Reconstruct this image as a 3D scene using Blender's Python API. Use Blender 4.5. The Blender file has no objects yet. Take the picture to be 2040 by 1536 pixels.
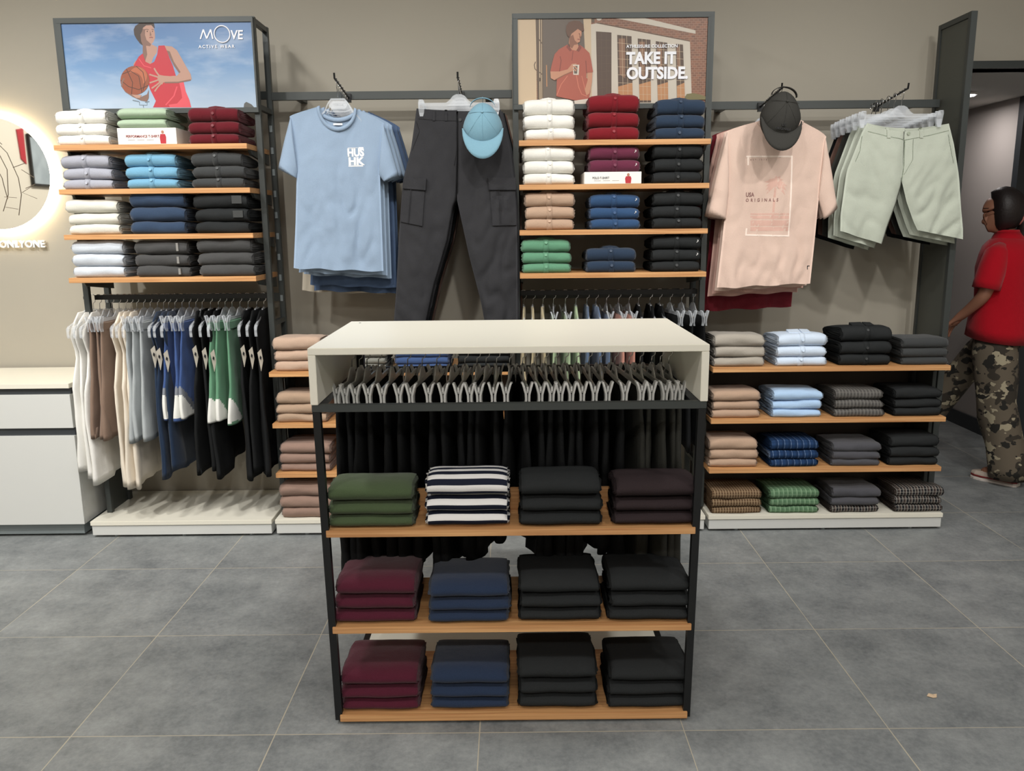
import bpy, bmesh, math, random
from mathutils import Vector, Matrix, noise
random.seed(7)
PI = math.pi
SC = bpy.context.scene
COL = SC.collection
# ------------------------------------------------------------------ camera (solved from the photograph)
F, TILT, ROLL, H = 1637.22, 0.1949, -0.0101, 1.4652
cam_d = bpy.data.cameras.new('camera'); cam = bpy.data.objects.new('camera', cam_d); COL.objects.link(cam)
cam_d.sensor_width = 36; cam_d.lens = 36*F/2040; cam_d.clip_start = .05; cam_d.clip_end = 60
ct, st, cr, sr = math.cos(TILT), math.sin(TILT), math.cos(ROLL), math.sin(ROLL)
FW = Vector((0, ct, -st)); UP = Vector((0, st, ct)); RT = Vector((1, 0, 0))
R2 = cr*RT + sr*UP; U2 = cr*UP - sr*RT
m = Matrix((R2, U2, -FW)).transposed().to_4x4(); m.translation = Vector((0, 0, H)); cam.matrix_world = m
SC.camera = cam
def ray(u, v):
    X = (u-1020)/F; V = (v-768)/F
    return FW + R2*X - U2*V
def W(u, v, Y):                       # a measured picture point on the plane at depth Y, in metres
    r = ray(u, v); return Vector((0, 0, H)) + r*(Y/r.y)
# ------------------------------------------------------------------ world, lamps, exposure
SC.view_settings.view_transform = 'Standard'; SC.view_settings.look = 'None'
SC.view_settings.exposure = 0.33; SC.view_settings.gamma = 1; SC.view_settings.use_curve_mapping = False
wd = bpy.data.worlds.new('world'); SC.world = wd; wd.use_nodes = True
wd.node_tree.nodes['Background'].inputs[0].default_value = (1, .985, .96, 1)
wd.node_tree.nodes['Background'].inputs[1].default_value = .10
def lamp(name, kind, loc, target, power, size=.2, col=(1, .98, .94), spot=70, blend=.6):
    d = bpy.data.lights.new(name, kind); d.energy = power; d.color = col
    if kind == 'AREA': d.shape = 'DISK'; d.size = size
    else: d.shadow_soft_size = size
    if kind == 'SPOT': d.spot_size = math.radians(spot); d.spot_blend = blend
    o = bpy.data.objects.new(name, d); COL.objects.link(o); o.location = loc
    o.rotation_euler = (Vector(target)-Vector(loc)).to_track_quat('-Z', 'Y').to_euler()
    return o
# track spots in front of the display wall
for x, tx, tz, p in ((-3.1, -2.7, .70, 190), (-1.9, -1.7, .8, 84), (-.9, -.7, .85, 78), (.1, 0.1, .85, 70), (1.1, 1.0, .85, 68), (2.0, 1.7, .8, 64)):
    lamp('track_and_fill_spot', 'SPOT', (x, 1.55, 3.25), (tx, 4.1, tz), p, .05, spot=70, blend=1)
lamp('track_and_fill_spot', 'SPOT', (-2.6, 1.2, 3.2), (-4.2, 1.2, 1.9), 110, .05, spot=100, blend=1)  # spot added to brighten the cream wall that the round mirror reflects
for x in (-2.4, 0, 2.4): lamp('downlight_and_fill', 'AREA', (x, -1.7, 3.3), (x, -2.2, 0), 42, .4)  # fill lamps added behind the camera; bounce off the front wall brightens near faces
# ceiling downlights over the sales floor
for x, y, p in ((-2.4, .6, 26), (0, .6, 14), (2.4, .6, 24), (-2.0, 2.5, 26), (1.7, 2.6, 10), (0, 2.35, 7)):
    lamp('downlight_and_fill', 'AREA', (x, y, 3.3), (x, y, 0), p, .35)
lamp('fitting_area_downlight', 'AREA', (2.9, 5.6, 2.19), (2.9, 5.6, 0), 3.2, .12, (1, .93, .9))
# ------------------------------------------------------------------ materials
def lin(c):
    c = [x/255 for x in c]
    return tuple(x/12.92 if x <= .04045 else ((x+.055)/1.055)**2.4 for x in c) + (1,)
MATS = {}
def nt(name):
    mt = bpy.data.materials.new(name); mt.use_nodes = True
    t = mt.node_tree; return mt, t, t.nodes['Principled BSDF']
def link(t, a, b): t.links.new(a, b)
def plain(name, c, rough=.5, metal=0, bump=0, scale=200, spec=.5, var=0):
    if name in MATS: return MATS[name]
    mt, t, b = nt(name); b.inputs['Base Color'].default_value = lin(c); b.inputs['Roughness'].default_value = rough
    b.inputs['Metallic'].default_value = metal; b.inputs['Specular IOR Level'].default_value = spec
    if bump or var:
        tc = t.nodes.new('ShaderNodeTexCoord'); n = t.nodes.new('ShaderNodeTexNoise'); n.inputs['Scale'].default_value = scale
        n.inputs['Detail'].default_value = 4; link(t, tc.outputs['Object'], n.inputs['Vector'])
        if bump:
            bp = t.nodes.new('ShaderNodeBump'); bp.inputs['Strength'].default_value = bump; bp.inputs['Distance'].default_value = .002
            link(t, n.outputs['Fac'], bp.inputs['Height']); link(t, bp.outputs['Normal'], b.inputs['Normal'])
        if var:
            mx = t.nodes.new('ShaderNodeMix'); mx.data_type = 'RGBA'
            mx.inputs['A'].default_value = lin([max(0, x-var) for x in c]); mx.inputs['B'].default_value = lin([min(255, x+var) for x in c])
            link(t, n.outputs['Fac'], mx.inputs['Factor']); link(t, mx.outputs['Result'], b.inputs['Base Color'])
    MATS[name] = mt; return mt
def cloth(name, c, rough=.9, bump=.5, sheen=.15, rib=0):
    mc_ = sum(c)/3; c = tuple(x*.88+mc_*.12 for x in c)
    if name in MATS: return MATS[name]
    mt, t, b = nt(name); b.inputs['Roughness'].default_value = rough; b.inputs['Specular IOR Level'].default_value = .10
    if max(c) > 60: b.inputs['Sheen Weight'].default_value = sheen; b.inputs['Sheen Roughness'].default_value = .5
    tc = t.nodes.new('ShaderNodeTexCoord')
    n = t.nodes.new('ShaderNodeTexNoise'); n.inputs['Scale'].default_value = 420; n.inputs['Detail'].default_value = 3
    n2 = t.nodes.new('ShaderNodeTexNoise'); n2.inputs['Scale'].default_value = 9; n2.inputs['Detail'].default_value = 3
    link(t, tc.outputs['Object'], n.inputs['Vector']); link(t, tc.outputs['Object'], n2.inputs['Vector'])
    ad = t.nodes.new('ShaderNodeMath'); ad.operation = 'MULTIPLY_ADD'; ad.inputs[1].default_value = 3.0
    link(t, n2.outputs['Fac'], ad.inputs[0]); link(t, n.outputs['Fac'], ad.inputs[2])
    bp = t.nodes.new('ShaderNodeBump'); bp.inputs['Strength'].default_value = bump; bp.inputs['Distance'].default_value = .003
    link(t, ad.outputs[0], bp.inputs['Height']); link(t, bp.outputs['Normal'], b.inputs['Normal'])
    mx = t.nodes.new('ShaderNodeMix'); mx.data_type = 'RGBA'
    k = 5 if max(c) > 60 else 3
    mx.inputs['A'].default_value = lin([max(0, x-k) for x in c]); mx.inputs['B'].default_value = lin([min(255, x+k) for x in c])
    link(t, n.outputs['Fac'], mx.inputs['Factor']); link(t, mx.outputs['Result'], b.inputs['Base Color'])
    MATS[name] = mt; return mt
def checked(name, base, stripes_u=(), stripes_v=(), jitter=0):
    # woven stripes in the cloth's own UV map (metres): each stripe = (period, width share, phase, colour, strength)
    if name in MATS: return MATS[name]
    mt, t, b = nt(name); b.inputs['Roughness'].default_value = .92; b.inputs['Specular IOR Level'].default_value = .10
    uv = t.nodes.new('ShaderNodeUVMap'); sp = t.nodes.new('ShaderNodeSeparateXYZ'); link(t, uv.outputs[0], sp.inputs[0])
    cur = None
    rgb = t.nodes.new('ShaderNodeRGB'); rgb.outputs[0].default_value = lin(base); cur = rgb.outputs[0]
    for ax, lst in ((0, stripes_u), (1, stripes_v)):
        for per, wd_, ph, c, s in lst:
            a = t.nodes.new('ShaderNodeMath'); a.operation = 'MULTIPLY_ADD'; a.inputs[1].default_value = 1/per; a.inputs[2].default_value = ph+100
            link(t, sp.outputs[ax], a.inputs[0])
            f = t.nodes.new('ShaderNodeMath'); f.operation = 'FRACT'; link(t, a.outputs[0], f.inputs[0])
            g = t.nodes.new('ShaderNodeMath'); g.operation = 'LESS_THAN'; g.inputs[1].default_value = wd_; link(t, f.outputs[0], g.inputs[0])
            k = t.nodes.new('ShaderNodeMath'); k.operation = 'MULTIPLY'; k.inputs[1].default_value = s; link(t, g.outputs[0], k.inputs[0])
            mx = t.nodes.new('ShaderNodeMix'); mx.data_type = 'RGBA'; mx.inputs['B'].default_value = lin(c)
            link(t, k.outputs[0], mx.inputs['Factor']); link(t, cur, mx.inputs['A']); cur = mx.outputs['Result']
    link(t, cur, b.inputs['Base Color'])
    n = t.nodes.new('ShaderNodeTexNoise'); n.inputs['Scale'].default_value = 300
    tc = t.nodes.new('ShaderNodeTexCoord'); link(t, tc.outputs['Object'], n.inputs['Vector'])
    bp = t.nodes.new('ShaderNodeBump'); bp.inputs['Strength'].default_value = .4; bp.inputs['Distance'].default_value = .002
    link(t, n.outputs['Fac'], bp.inputs['Height']); link(t, bp.outputs['Normal'], b.inputs['Normal'])
    MATS[name] = mt; return mt
def wood():
    mt, t, b = nt('oak_board'); b.inputs['Roughness'].default_value = .42
    tc = t.nodes.new('ShaderNodeTexCoord'); mp = t.nodes.new('ShaderNodeMapping'); mp.inputs['Scale'].default_value = (1.2, 60, 60)
    n = t.nodes.new('ShaderNodeTexNoise'); n.inputs['Scale'].default_value = 2.2; n.inputs['Detail'].default_value = 6; n.inputs['Distortion'].default_value = .4
    link(t, tc.outputs['Object'], mp.inputs['Vector']); link(t, mp.outputs[0], n.inputs['Vector'])
    r = t.nodes.new('ShaderNodeValToRGB'); e = r.color_ramp.elements
    e[0].position = .3; e[0].color = lin((176, 122, 76)); e[1].position = .72; e[1].color = lin((218, 168, 114))
    link(t, n.outputs['Fac'], r.inputs[0]); link(t, r.outputs[0], b.inputs['Base Color'])
    bp = t.nodes.new('ShaderNodeBump'); bp.inputs['Strength'].default_value = .15; bp.inputs['Distance'].default_value = .001
    link(t, n.outputs['Fac'], bp.inputs['Height']); link(t, bp.outputs['Normal'], b.inputs['Normal'])
    return mt
def plastic(name, c, alpha, rough=.15):
    mt, t, b = nt(name); b.inputs['Base Color'].default_value = lin(c); b.inputs['Roughness'].default_value = rough
    b.inputs['Alpha'].default_value = alpha; b.inputs['Specular IOR Level'].default_value = .9
    return mt
M_WOOD = wood()
M_FRAME = plain('charcoal_metal', (62, 66, 65), .42, .25, .1, 900)
M_BLACK = plain('black_metal', (26, 27, 28), .4, .3)
M_WHITE = plain('white_laminate', (226, 222, 208), .38, 0, .05, 600)
M_WHITE2 = plain('white_laminate_cool', (205, 206, 203), .4, 0, .05, 600)
M_GREYP = plain('grey_plinth', (120, 128, 130), .5)
M_CHROME = plain('chrome', (205, 205, 205), .18, 1)
M_CLEAR = plastic('clear_plastic', (225, 230, 236), .34)
M_SMOKE = plastic('smoky_clear_plastic', (238, 238, 236), .92, .3)
M_INK = plain('black_ink', (28, 28, 32), .6)
M_PRINTW = plain('white_ink', (236, 234, 232), .6)
# ------------------------------------------------------------------ mesh helpers
class MB:
    def __init__(s): s.v = []; s.f = []; s.m = []; s.uv = []
    def add(s, vs, fs, mi=0, uvs=None):
        o = len(s.v); s.v += [tuple(x) for x in vs]
        for f in fs: s.f.append([o+i for i in f]); s.m.append(mi)
        s.uv += list(uvs) if uvs else [(0, 0)]*len(vs)
    def box(s, a, b, mi=0):
        x0, y0, z0 = a; x1, y1, z1 = b
        s.add([(x0, y0, z0), (x1, y0, z0), (x1, y1, z0), (x0, y1, z0), (x0, y0, z1), (x1, y0, z1), (x1, y1, z1), (x0, y1, z1)],
              [(0, 3, 2, 1), (4, 5, 6, 7), (0, 1, 5, 4), (1, 2, 6, 5), (2, 3, 7, 6), (3, 0, 4, 7)], mi)
    def hexa(s, bot, top, mi=0):
        s.add(list(bot)+list(top), [(0, 3, 2, 1), (4, 5, 6, 7), (0, 1, 5, 4), (1, 2, 6, 5), (2, 3, 7, 6), (3, 0, 4, 7)], mi)
    def tube(s, pts, r, n=8, mi=0, caps=True):
        pts = [Vector(p) for p in pts]; rs = r if isinstance(r, (list, tuple)) else [r]*len(pts)
        rings = []; up = None
        for i, p in enumerate(pts):
            d = (pts[min(i+1, len(pts)-1)]-pts[max(i-1, 0)]).normalized()
            if up is None: up = Vector((0, 0, 1)) if abs(d.z) < .9 else Vector((0, 1, 0))
            a = d.cross(up).normalized(); up = a.cross(d).normalized()
            rings.append([p+(a*math.cos(2*PI*k/n)+up*math.sin(2*PI*k/n))*rs[i] for k in range(n)])
        s.loft(rings, mi, caps)
    def loft(s, rings, mi=0, caps=True, closed=True):
        n = len(rings[0]); vs = [p for r in rings for p in r]; fs = []
        for i in range(len(rings)-1):
            for k in range(n if closed else n-1):
                a, b = i*n+k, i*n+(k+1) % n
                fs.append((a, b, b+n, a+n))
        if caps: fs.append(tuple(range(n))[::-1]); fs.append(tuple((len(rings)-1)*n+k for k in range(n)))
        s.add(vs, fs, mi)
    def poly(s, pts, th=(0, 0, 0), mi=0):
        n = len(pts); t = Vector(th); vs = [Vector(p) for p in pts]
        if t.length == 0: s.add(vs, [tuple(range(n))], mi); return
        s.add(vs+[p+t for p in vs], [tuple(range(n)), tuple(range(n, 2*n))[::-1]]+[(k, k+n, (k+1) % n+n, (k+1) % n) for k in range(n)], mi)
    def mesh(s, name, mats, smooth=True, uv=False):
        me = bpy.data.meshes.new(name); me.from_pydata(s.v, [], s.f)
        for mm in (mats if isinstance(mats, (list, tuple)) else [mats]): me.materials.append(mm)
        me.polygons.foreach_set('material_index', s.m)
        if uv:
            l = me.uv_layers.new(name='UVMap'); vi = [0]*len(me.loops); me.loops.foreach_get('vertex_index', vi)
            l.data.foreach_set('uv', [c for i in vi for c in s.uv[i]])
        if smooth: me.polygons.foreach_set('use_smooth', [True]*len(me.polygons))
        me.validate(); me.update(); return me
    def build(s, name, mats, parent=None, loc=(0, 0, 0), smooth=False, uv=False, bevel=0, recalc=False):
        me = s.mesh(name, mats, smooth, uv)
        if recalc or bevel:
            bm = bmesh.new(); bm.from_mesh(me)
            if recalc: bmesh.ops.recalc_face_normals(bm, faces=bm.faces)
            if bevel: bmesh.ops.bevel(bm, geom=list(bm.edges), offset=bevel, segments=2, affect='EDGES', clamp_overlap=True)
            bm.to_mesh(me); bm.free()
        return put(name, me, parent, loc)
def put(name, me, parent=None, loc=(0, 0, 0), rz=0):
    o = bpy.data.objects.new(name, me); COL.objects.link(o); o.parent = parent; o.location = loc
    if rz: o.rotation_euler = (0, 0, rz)
    return o
def smooth_by_angle(o, a=40):
    me = o.data; me.polygons.foreach_set('use_smooth', [True]*len(me.polygons)); me.set_sharp_from_angle(angle=math.radians(a)); return o
def empty(name, loc=(0, 0, 0), rz=0):
    o = bpy.data.objects.new(name, None); COL.objects.link(o); o.location = loc; o.rotation_euler = (0, 0, rz); o.empty_display_size = .05
    return o
def tag(o, label, cat, group=None):
    o['label'] = label; o['category'] = cat
    if group: o['group'] = group
    return o
def struct(o, label=None):
    o['kind'] = 'structure'
    if label: o['label'] = label
    return o
def bx(name, a, b, mat, parent=None, bevel=0, loc=(0, 0, 0)):
    q = MB(); q.box(a, b); return q.build(name, mat, parent, loc, bevel=bevel)
def text(name, s, loc, size, mat, parent=None, rot=(PI/2, 0, 0), align='LEFT', bold=0, ext=.0006, xs=1, space=1, shear=0):
    c = bpy.data.curves.new(name, 'FONT'); c.body = s; c.size = size; c.align_x = align; c.offset = bold; c.extrude = ext
    c.space_character = space; c.shear = shear; c.materials.append(mat); c.resolution_u = 3
    tmp = bpy.data.objects.new(name, c); COL.objects.link(tmp); me = bpy.data.meshes.new_from_object(tmp); me.name = name
    bpy.data.objects.remove(tmp); bpy.data.curves.remove(c)
    if not me.materials: me.materials.append(mat)
    o = put(name, me, parent, loc); o.rotation_euler = rot; o.scale = (xs, 1, 1)
    return o
def dup(root, loc, rz=None, label=None, group=None):
    r = root.copy(); COL.objects.link(r); r.location = loc
    if rz is not None: r.rotation_euler = (0, 0, rz)
    if label: r['label'] = label
    if group: r['group'] = group
    for ch in root.children:
        c = ch.copy(); COL.objects.link(c); c.parent = r
        for g in ch.children:
            d = g.copy(); COL.objects.link(d); d.parent = c
    return r
# ------------------------------------------------------------------ the room
WALL = 4.22
def wallmat():
    mt, t, b = nt('taupe_wall_paint'); b.inputs['Roughness'].default_value = .75
    tc = t.nodes.new('ShaderNodeTexCoord'); n = t.nodes.new('ShaderNodeTexNoise'); n.inputs['Scale'].default_value = 1.3; n.inputs['Detail'].default_value = 5
    link(t, tc.outputs['Object'], n.inputs['Vector'])
    mx = t.nodes.new('ShaderNodeMix'); mx.data_type = 'RGBA'; mx.inputs['A'].default_value = lin((160, 154, 141)); mx.inputs['B'].default_value = lin((167, 161, 148))
    link(t, n.outputs['Fac'], mx.inputs['Factor']); link(t, mx.outputs['Result'], b.inputs['Base Color']); return mt
def floormat():
    mt, t, b = nt('slate_grey_floor_tile'); L = t.links.new
    tc = t.nodes.new('ShaderNodeTexCoord'); sp = t.nodes.new('ShaderNodeSeparateXYZ'); L(tc.outputs['Object'], sp.inputs[0])
    def math_(op, a, b_=None, c=None):
        n = t.nodes.new('ShaderNodeMath'); n.operation = op
        for i, x in enumerate((a, b_, c)):
            if x is None: continue
            if isinstance(x, (int, float)): n.inputs[i].default_value = x
            else: L(x, n.inputs[i])
        return n.outputs[0]
    ms = []; ids = []
    for ax, off in ((0, .1054), (1, -2.1685)):
        q = math_('ADD', math_('DIVIDE', math_('ADD', sp.outputs[ax], off), .6), 50)
        ids.append(math_('FLOOR', q)); f = math_('FRACT', q)
        dd = math_('MINIMUM', f, math_('SUBTRACT', 1.0, f)); ms.append(dd)
    dmin = math_('MINIMUM', ms[0], ms[1])
    wob = t.nodes.new('ShaderNodeTexNoise'); wob.inputs['Scale'].default_value = 3; L(tc.outputs['Object'], wob.inputs['Vector'])
    thr = math_('MULTIPLY_ADD', wob.outputs['Fac'], .004, .0006)
    grout = math_('LESS_THAN', dmin, thr)
    n1 = t.nodes.new('ShaderNodeTexNoise'); n1.inputs['Scale'].default_value = 5; n1.inputs['Detail'].default_value = 10; n1.inputs['Roughness'].default_value = .68
    cmb = t.nodes.new('ShaderNodeCombineXYZ'); L(ids[0], cmb.inputs[0]); L(ids[1], cmb.inputs[1])
    wn = t.nodes.new('ShaderNodeTexWhiteNoise'); L(cmb.outputs[0], wn.inputs['Vector'])
    va = t.nodes.new('ShaderNodeVectorMath'); va.operation = 'MULTIPLY_ADD'; va.inputs[1].default_value = (9, 9, 9); L(wn.outputs['Color'], va.inputs[0]); L(tc.outputs['Object'], va.inputs[2])
    L(va.outputs[0], n1.inputs['Vector'])
    n2 = t.nodes.new('ShaderNodeTexNoise'); n2.inputs['Scale'].default_value = 60; n2.inputs['Detail'].default_value = 6; n2.inputs['Roughness'].default_value = .75; L(va.outputs[0], n2.inputs['Vector'])
    mixn = math_('ADD', math_('MULTIPLY', n1.outputs['Fac'], .62), math_('MULTIPLY', n2.outputs['Fac'], .38))
    r = t.nodes.new('ShaderNodeValToRGB'); e = r.color_ramp.elements
    e[0].position = .34; e[0].color = lin((100, 104, 106)); e[1].position = .68; e[1].color = lin((152, 155, 154)); L(mixn, r.inputs[0])
    mx = t.nodes.new('ShaderNodeMix'); mx.data_type = 'RGBA'; L(grout, mx.inputs['Factor']); L(r.outputs[0], mx.inputs['A']); mx.inputs['B'].default_value = lin((176, 168, 150))
    L(mx.outputs['Result'], b.inputs['Base Color'])
    rr = math_('MULTIPLY_ADD', n2.outputs['Fac'], .25, .36); L(rr, b.inputs['Roughness'])
    b.inputs['Specular IOR Level'].default_value = .4
    bp = t.nodes.new('ShaderNodeBump'); bp.inputs['Strength'].default_value = .25; bp.inputs['Distance'].default_value = .002
    L(math_('SUBTRACT', mixn, grout), bp.inputs['Height']); L(bp.outputs['Normal'], b.inputs['Normal'])
    return mt
M_WALL = wallmat(); M_FLOOR = floormat()
M_WALLL = plain('pale_grey_wall_paint', (178, 172, 168), .8)
M_CEIL = plain('white_ceiling_paint', (225, 222, 216), .9)
M_DARKP = plain('dark_slate_panel', (52, 56, 60), .4)
struct(bx('floor', (-5, -3.2, -.05), (6, 9.5, 0), M_FLOOR))
DOOR_X, DOOR_Z = 2.245, 2.18
w = MB(); w.box((-5, WALL, 0), (DOOR_X, WALL+.1, 3.6)); w.box((DOOR_X, WALL, DOOR_Z), (5, WALL+.1, 3.6)); w.box((4.2, WALL, 0), (5, WALL+.1, DOOR_Z))
struct(w.build('wall_back', M_WALL))
struct(bx('wall_left', (-4.3, -3.2, 0), (-4.2, WALL, 3.6), plain('cream_wall_paint', (214, 206, 190), .8)))
struct(bx('wall_front', (-5, -3.3, 0), (6, -3.2, 3.6), plain('beige_shop_wall', (190, 180, 166), .8)))
struct(bx('wall_right', (5, -3.2, 0), (5.1, WALL, 3.6), plain('beige_shop_wall', (190, 180, 166), .8)))
# dark casing round the doorway
d = MB(); d.box((DOOR_X-.018, WALL-.012, 0), (DOOR_X+.004, WALL+.11, DOOR_Z+.03)); d.box((DOOR_X-.018, WALL-.012, DOOR_Z), (4.2, WALL+.11, DOOR_Z+.035))
o = struct(d.build('trim_1', M_FRAME)); o['label'] = 'dark metal casing of the open doorway'
# the small area behind the doorway: left wall, ceiling, dark wall panel, skirting
struct(bx('wall_passage', (3.24, 5.46, 0), (3.3, 9.4, 2.22), M_WALLL))
struct(bx('wall_passage_end', (-1, 9.4, 0), (5, 9.5, 2.22), M_WALLL))
struct(bx('ceiling', (1.2, WALL+.1, 2.22), (6, 9.5, 2.27), M_CEIL))
struct(bx('wall_passage_dark', (3.24, 5.40, 0), (6, 5.46, 2.22), M_DARKP))
struct(bx('wall_passage_left', (1.2, WALL+.1, 0), (1.25, 9.4, 2.22), M_WALLL))
struct(bx('baseboard_passage', (3.225, 5.46, 0), (3.24, 9.4, .1), M_DARKP))
t_ = empty('recessed_ceiling_light', (2.80, 5.28, 2.2)); tag(t_, 'small round recessed ceiling light glowing beyond the doorway', 'ceiling light')
q = MB(); q.tube([(0, 0, .018), (0, 0, .006)], .062, 20); q.build('trim_ring', M_CEIL, t_)
me_ = MB(); me_.tube([(0, 0, .006), (0, 0, .001)], .05, 20)
em, tt, bb = nt('lit_diffuser'); bb.inputs['Emission Color'].default_value = (1, .97, 1, 1); bb.inputs['Emission Strength'].default_value = 9
me_.build('diffuser', em, t_)
# things on the cream wall at the left, seen in the round mirror
t_ = empty('framed_picture', (-4.19, .78, 2.05)); tag(t_, 'small black-framed picture on the cream wall, reflected in the round mirror', 'picture')
q = MB()
for a, b in (((0, -.16, .2), (.02, .16, .22)), ((0, -.16, -.22), (.02, .16, -.2)), ((0, -.16, -.2), (.02, -.14, .2)), ((0, .14, -.2), (.02, .16, .2))): q.box(a, b)
q.build('picture_frame', M_BLACK, t_); bx('picture_print', (0, -.14, -.2), (.01, .14, .2), plain('grey_print', (150, 160, 165), .6, var=25, scale=8), t_)
q = MB(); q.poly([(0, -.05, .16), (0, .05, .14), (0, .03, -.1), (0, -.04, -.14)], (.01, 0, 0)); tag(q.build('red_sign', plain('sign_red', (170, 30, 44), .5), loc=(-4.2, 1.02, 2.15)), 'small red wall sign on the cream wall, reflected in the mirror', 'sign')
# paper scrap
q = MB(); c = W(1855, 1387, 2.3); c = ray(1855, 1387); c = Vector((0, 0, H))+c*(-H/c.z)
pts = [(-.016, -.004), (-.006, .006), (.002, .013), (.008, .006), (.018, .002), (.012, -.01), (.0, -.012)]
q.poly([(x, y, .002+.003*math.sin(i*2)) for i, (x, y) in enumerate(pts)], (0, 0, .001))
tag(q.build('paper_scrap', plain('beige_paper', (205, 180, 150), .8), loc=(c.x, c.y, .001)), 'tiny torn beige paper scrap lying on the grey floor tiles', 'scrap')
# ------------------------------------------------------------------ white cabinet at the left edge
CX0, CX1, CY0 = -3.6, -2.055, 3.74
cb = empty('drawer_cabinet', ((CX0+CX1)/2, CY0, 0)); tag(cb, 'low white cabinet with two dark finger gaps, under the round mirror', 'cabinet')
def cbx(n, a, b, mt, bev=.001): return bx(n, (a[0]-(CX0+CX1)/2, a[1]-CY0, a[2]), (b[0]-(CX0+CX1)/2, b[1]-CY0, b[2]), mt, cb, bev)
cbx('plinth', (CX0, CY0+.03, .012), (CX1-.02, 4.2, .07), M_GREYP)
cbx('carcass', (CX0, CY0+.02, .07), (CX1-.0, 4.2, .735), M_WHITE2)
cbx('top_panel', (CX0, CY0-.004, .735), (CX1+.002, 4.2, .757), M_WHITE)
cbx('recess_strip', (CX0, CY0+.012, .705), (CX1, CY0+.03, .735), M_DARKP); cbx('recess_strip', (CX0, CY0+.012, .508), (CX1, CY0+.03, .545), M_DARKP)
cbx('drawer', (CX0, CY0, .545), (CX1, CY0+.02, .705), M_WHITE2); cbx('drawer', (CX0, CY0, .07), (CX1, CY0+.02, .508), M_WHITE2)
# ------------------------------------------------------------------ round mirror with a lit rim, letters
mc = W(-6, 347, 4.19); MR = .268
mir = empty('round_mirror', (mc.x, 4.19, mc.z)); tag(mir, 'large round wall mirror with a glowing warm light rim', 'mirror')
mg, t, b = nt('mirror_glass'); b.inputs['Metallic'].default_value = 1; b.inputs['Roughness'].default_value = .02; b.inputs['Base Color'].default_value = (.93, .92, .88, 1)
q = MB(); q.tube([(0, -.012, 0), (0, -.006, 0)], MR, 64); q.build('mirror_glass', mg, mir)
em, t, b = nt('warm_led_rim'); b.inputs['Base Color'].default_value = (1, .8, .5, 1); b.inputs['Emission Color'].default_value = (1, .80, .50, 1); b.inputs['Emission Strength'].default_value = 22
q = MB(); rr_ = []
for k in range(64):
    a = 2*PI*k/64; rr_.append([Vector(((MR+.004+.012*math.cos(b_))*math.cos(a), .012+.012*math.sin(b_), (MR+.004+.012*math.cos(b_))*math.sin(a))) for b_ in [2*PI*j/10 for j in range(10)]])
q.loft(rr_+[rr_[0]], caps=False); q.build('light_rim', em, mir, smooth=True)
q = MB(); q.tube([(0, 0, 0), (0, .028, 0)], MR-.05, 40); q.build('back_box', M_WHITE, mir)
q = MB()
for pts in (((-.02, .2), (.07, .1), (.11, -.02), (.115, -.1), (.09, -.2)), ((.02, .12), (.06, .02), (.05, -.1), (.015, -.18)), ((.0, .05), (.03, -.02), (.035, -.06), (.045, -.12)), ((.03, -.11), (.09, -.115)), ((.13, .02), (.19, -.02)), ((.09, .03), (.15, .05)), ((.14, -.07), (.19, -.05), (.12, -.09), (.19, -.12)), ((.03, -.16), (.09, -.17)), ((-.03, .2), (.02, .17), (.05, .14))):
    q.tube([(x, -.0135, z) for x, z in pts], .0012, 5)
q.build('thin_dark_lines', plain('thin_line_grey', (105, 92, 76), .6), mir)  # thin dark lines laid over the glass
s = empty('raised_lettering', W(42, 486, 4.2)); tag(s, 'white raised capital letters on the wall below the round mirror', 'sign')
text('letters', 'THERE ISONLYONE', W(91, 492, 4.2)-s.location, .047, M_PRINTW, s, align='RIGHT', bold=.0018, ext=.006, xs=1.0, space=1.03)
# ------------------------------------------------------------------ wall fixtures
YS, YP, YR = 3.738, 3.86, 4.06          # shelf front, front posts, rear posts
Z_UP = (1.8206, 1.632, 1.434, 1.2419); Z_LO = (.8006, .5563, .3146); ZB = .083; ST = .0225
def platform(name_label, x0, x1):
    p = empty('display_platform', ((x0+x1)/2, YS, 0)); tag(p, name_label, 'platform'); h = (x1-x0)/2
    bx('top_slab', (-h, 0, .062), (h, .46, ZB), M_WHITE, p, .0015)
    bx('apron', (-h+.004, .006, .012), (h-.004, .455, .0605), M_WHITE2, p, .001)
    for sx in (-.75, 0, .75):
        q = MB(); q.tube([(sx*h, .03, 0), (sx*h, .03, .014)], .011, 10); q.build('foot', M_GREYP, p)
    return p
platform('empty white platform beneath the hanging shorts and tank tops', -2.0274, -1.158)
platform('white platform carrying the lowest mocha stack, left of the island', -1.142, .0)
platform('white platform hidden behind the island, under the brick house poster rack', .012, .92)
platform('white platform carrying the plaid and slate stacks at the right', .935, 2.0586)
def shelf(parent, x0, x1, z, px0, px1, brackets=True, ox=0, name='shelf'):
    q = MB(); y0, yb, yr = 0, YP-YS-.003, .35
    a = max(x0, px0+.001); b = min(x1, px1-.001)
    v = [(x0, y0), (x1, y0), (x1, yb), (b, yb), (b, yr), (a, yr), (a, yb), (x0, yb)]
    q.poly([(x-ox, y, z-ST) for x, y in v], (0, 0, ST))
    o = q.build(name, M_WOOD, parent, recalc=True, bevel=.001)
    if brackets:
        for bxx in (a+.004, b-.016):
            q = MB(); q.poly([(bxx-ox, .06, z-ST-.001), (bxx-ox, .345, z-ST-.001), (bxx-ox, .345, z-ST-.05), (bxx-ox, .30, z-ST-.045), (bxx-ox, .08, z-ST-.02)], (.012, 0, 0))
            q.build('shelf_bracket', M_FRAME, parent, recalc=True)
    return o
def upright(parent, x, w, y, z0, z1): return bx('upright', (x, y, z0), (x+w, y+.025, z1), M_FRAME, parent, .001)
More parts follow.
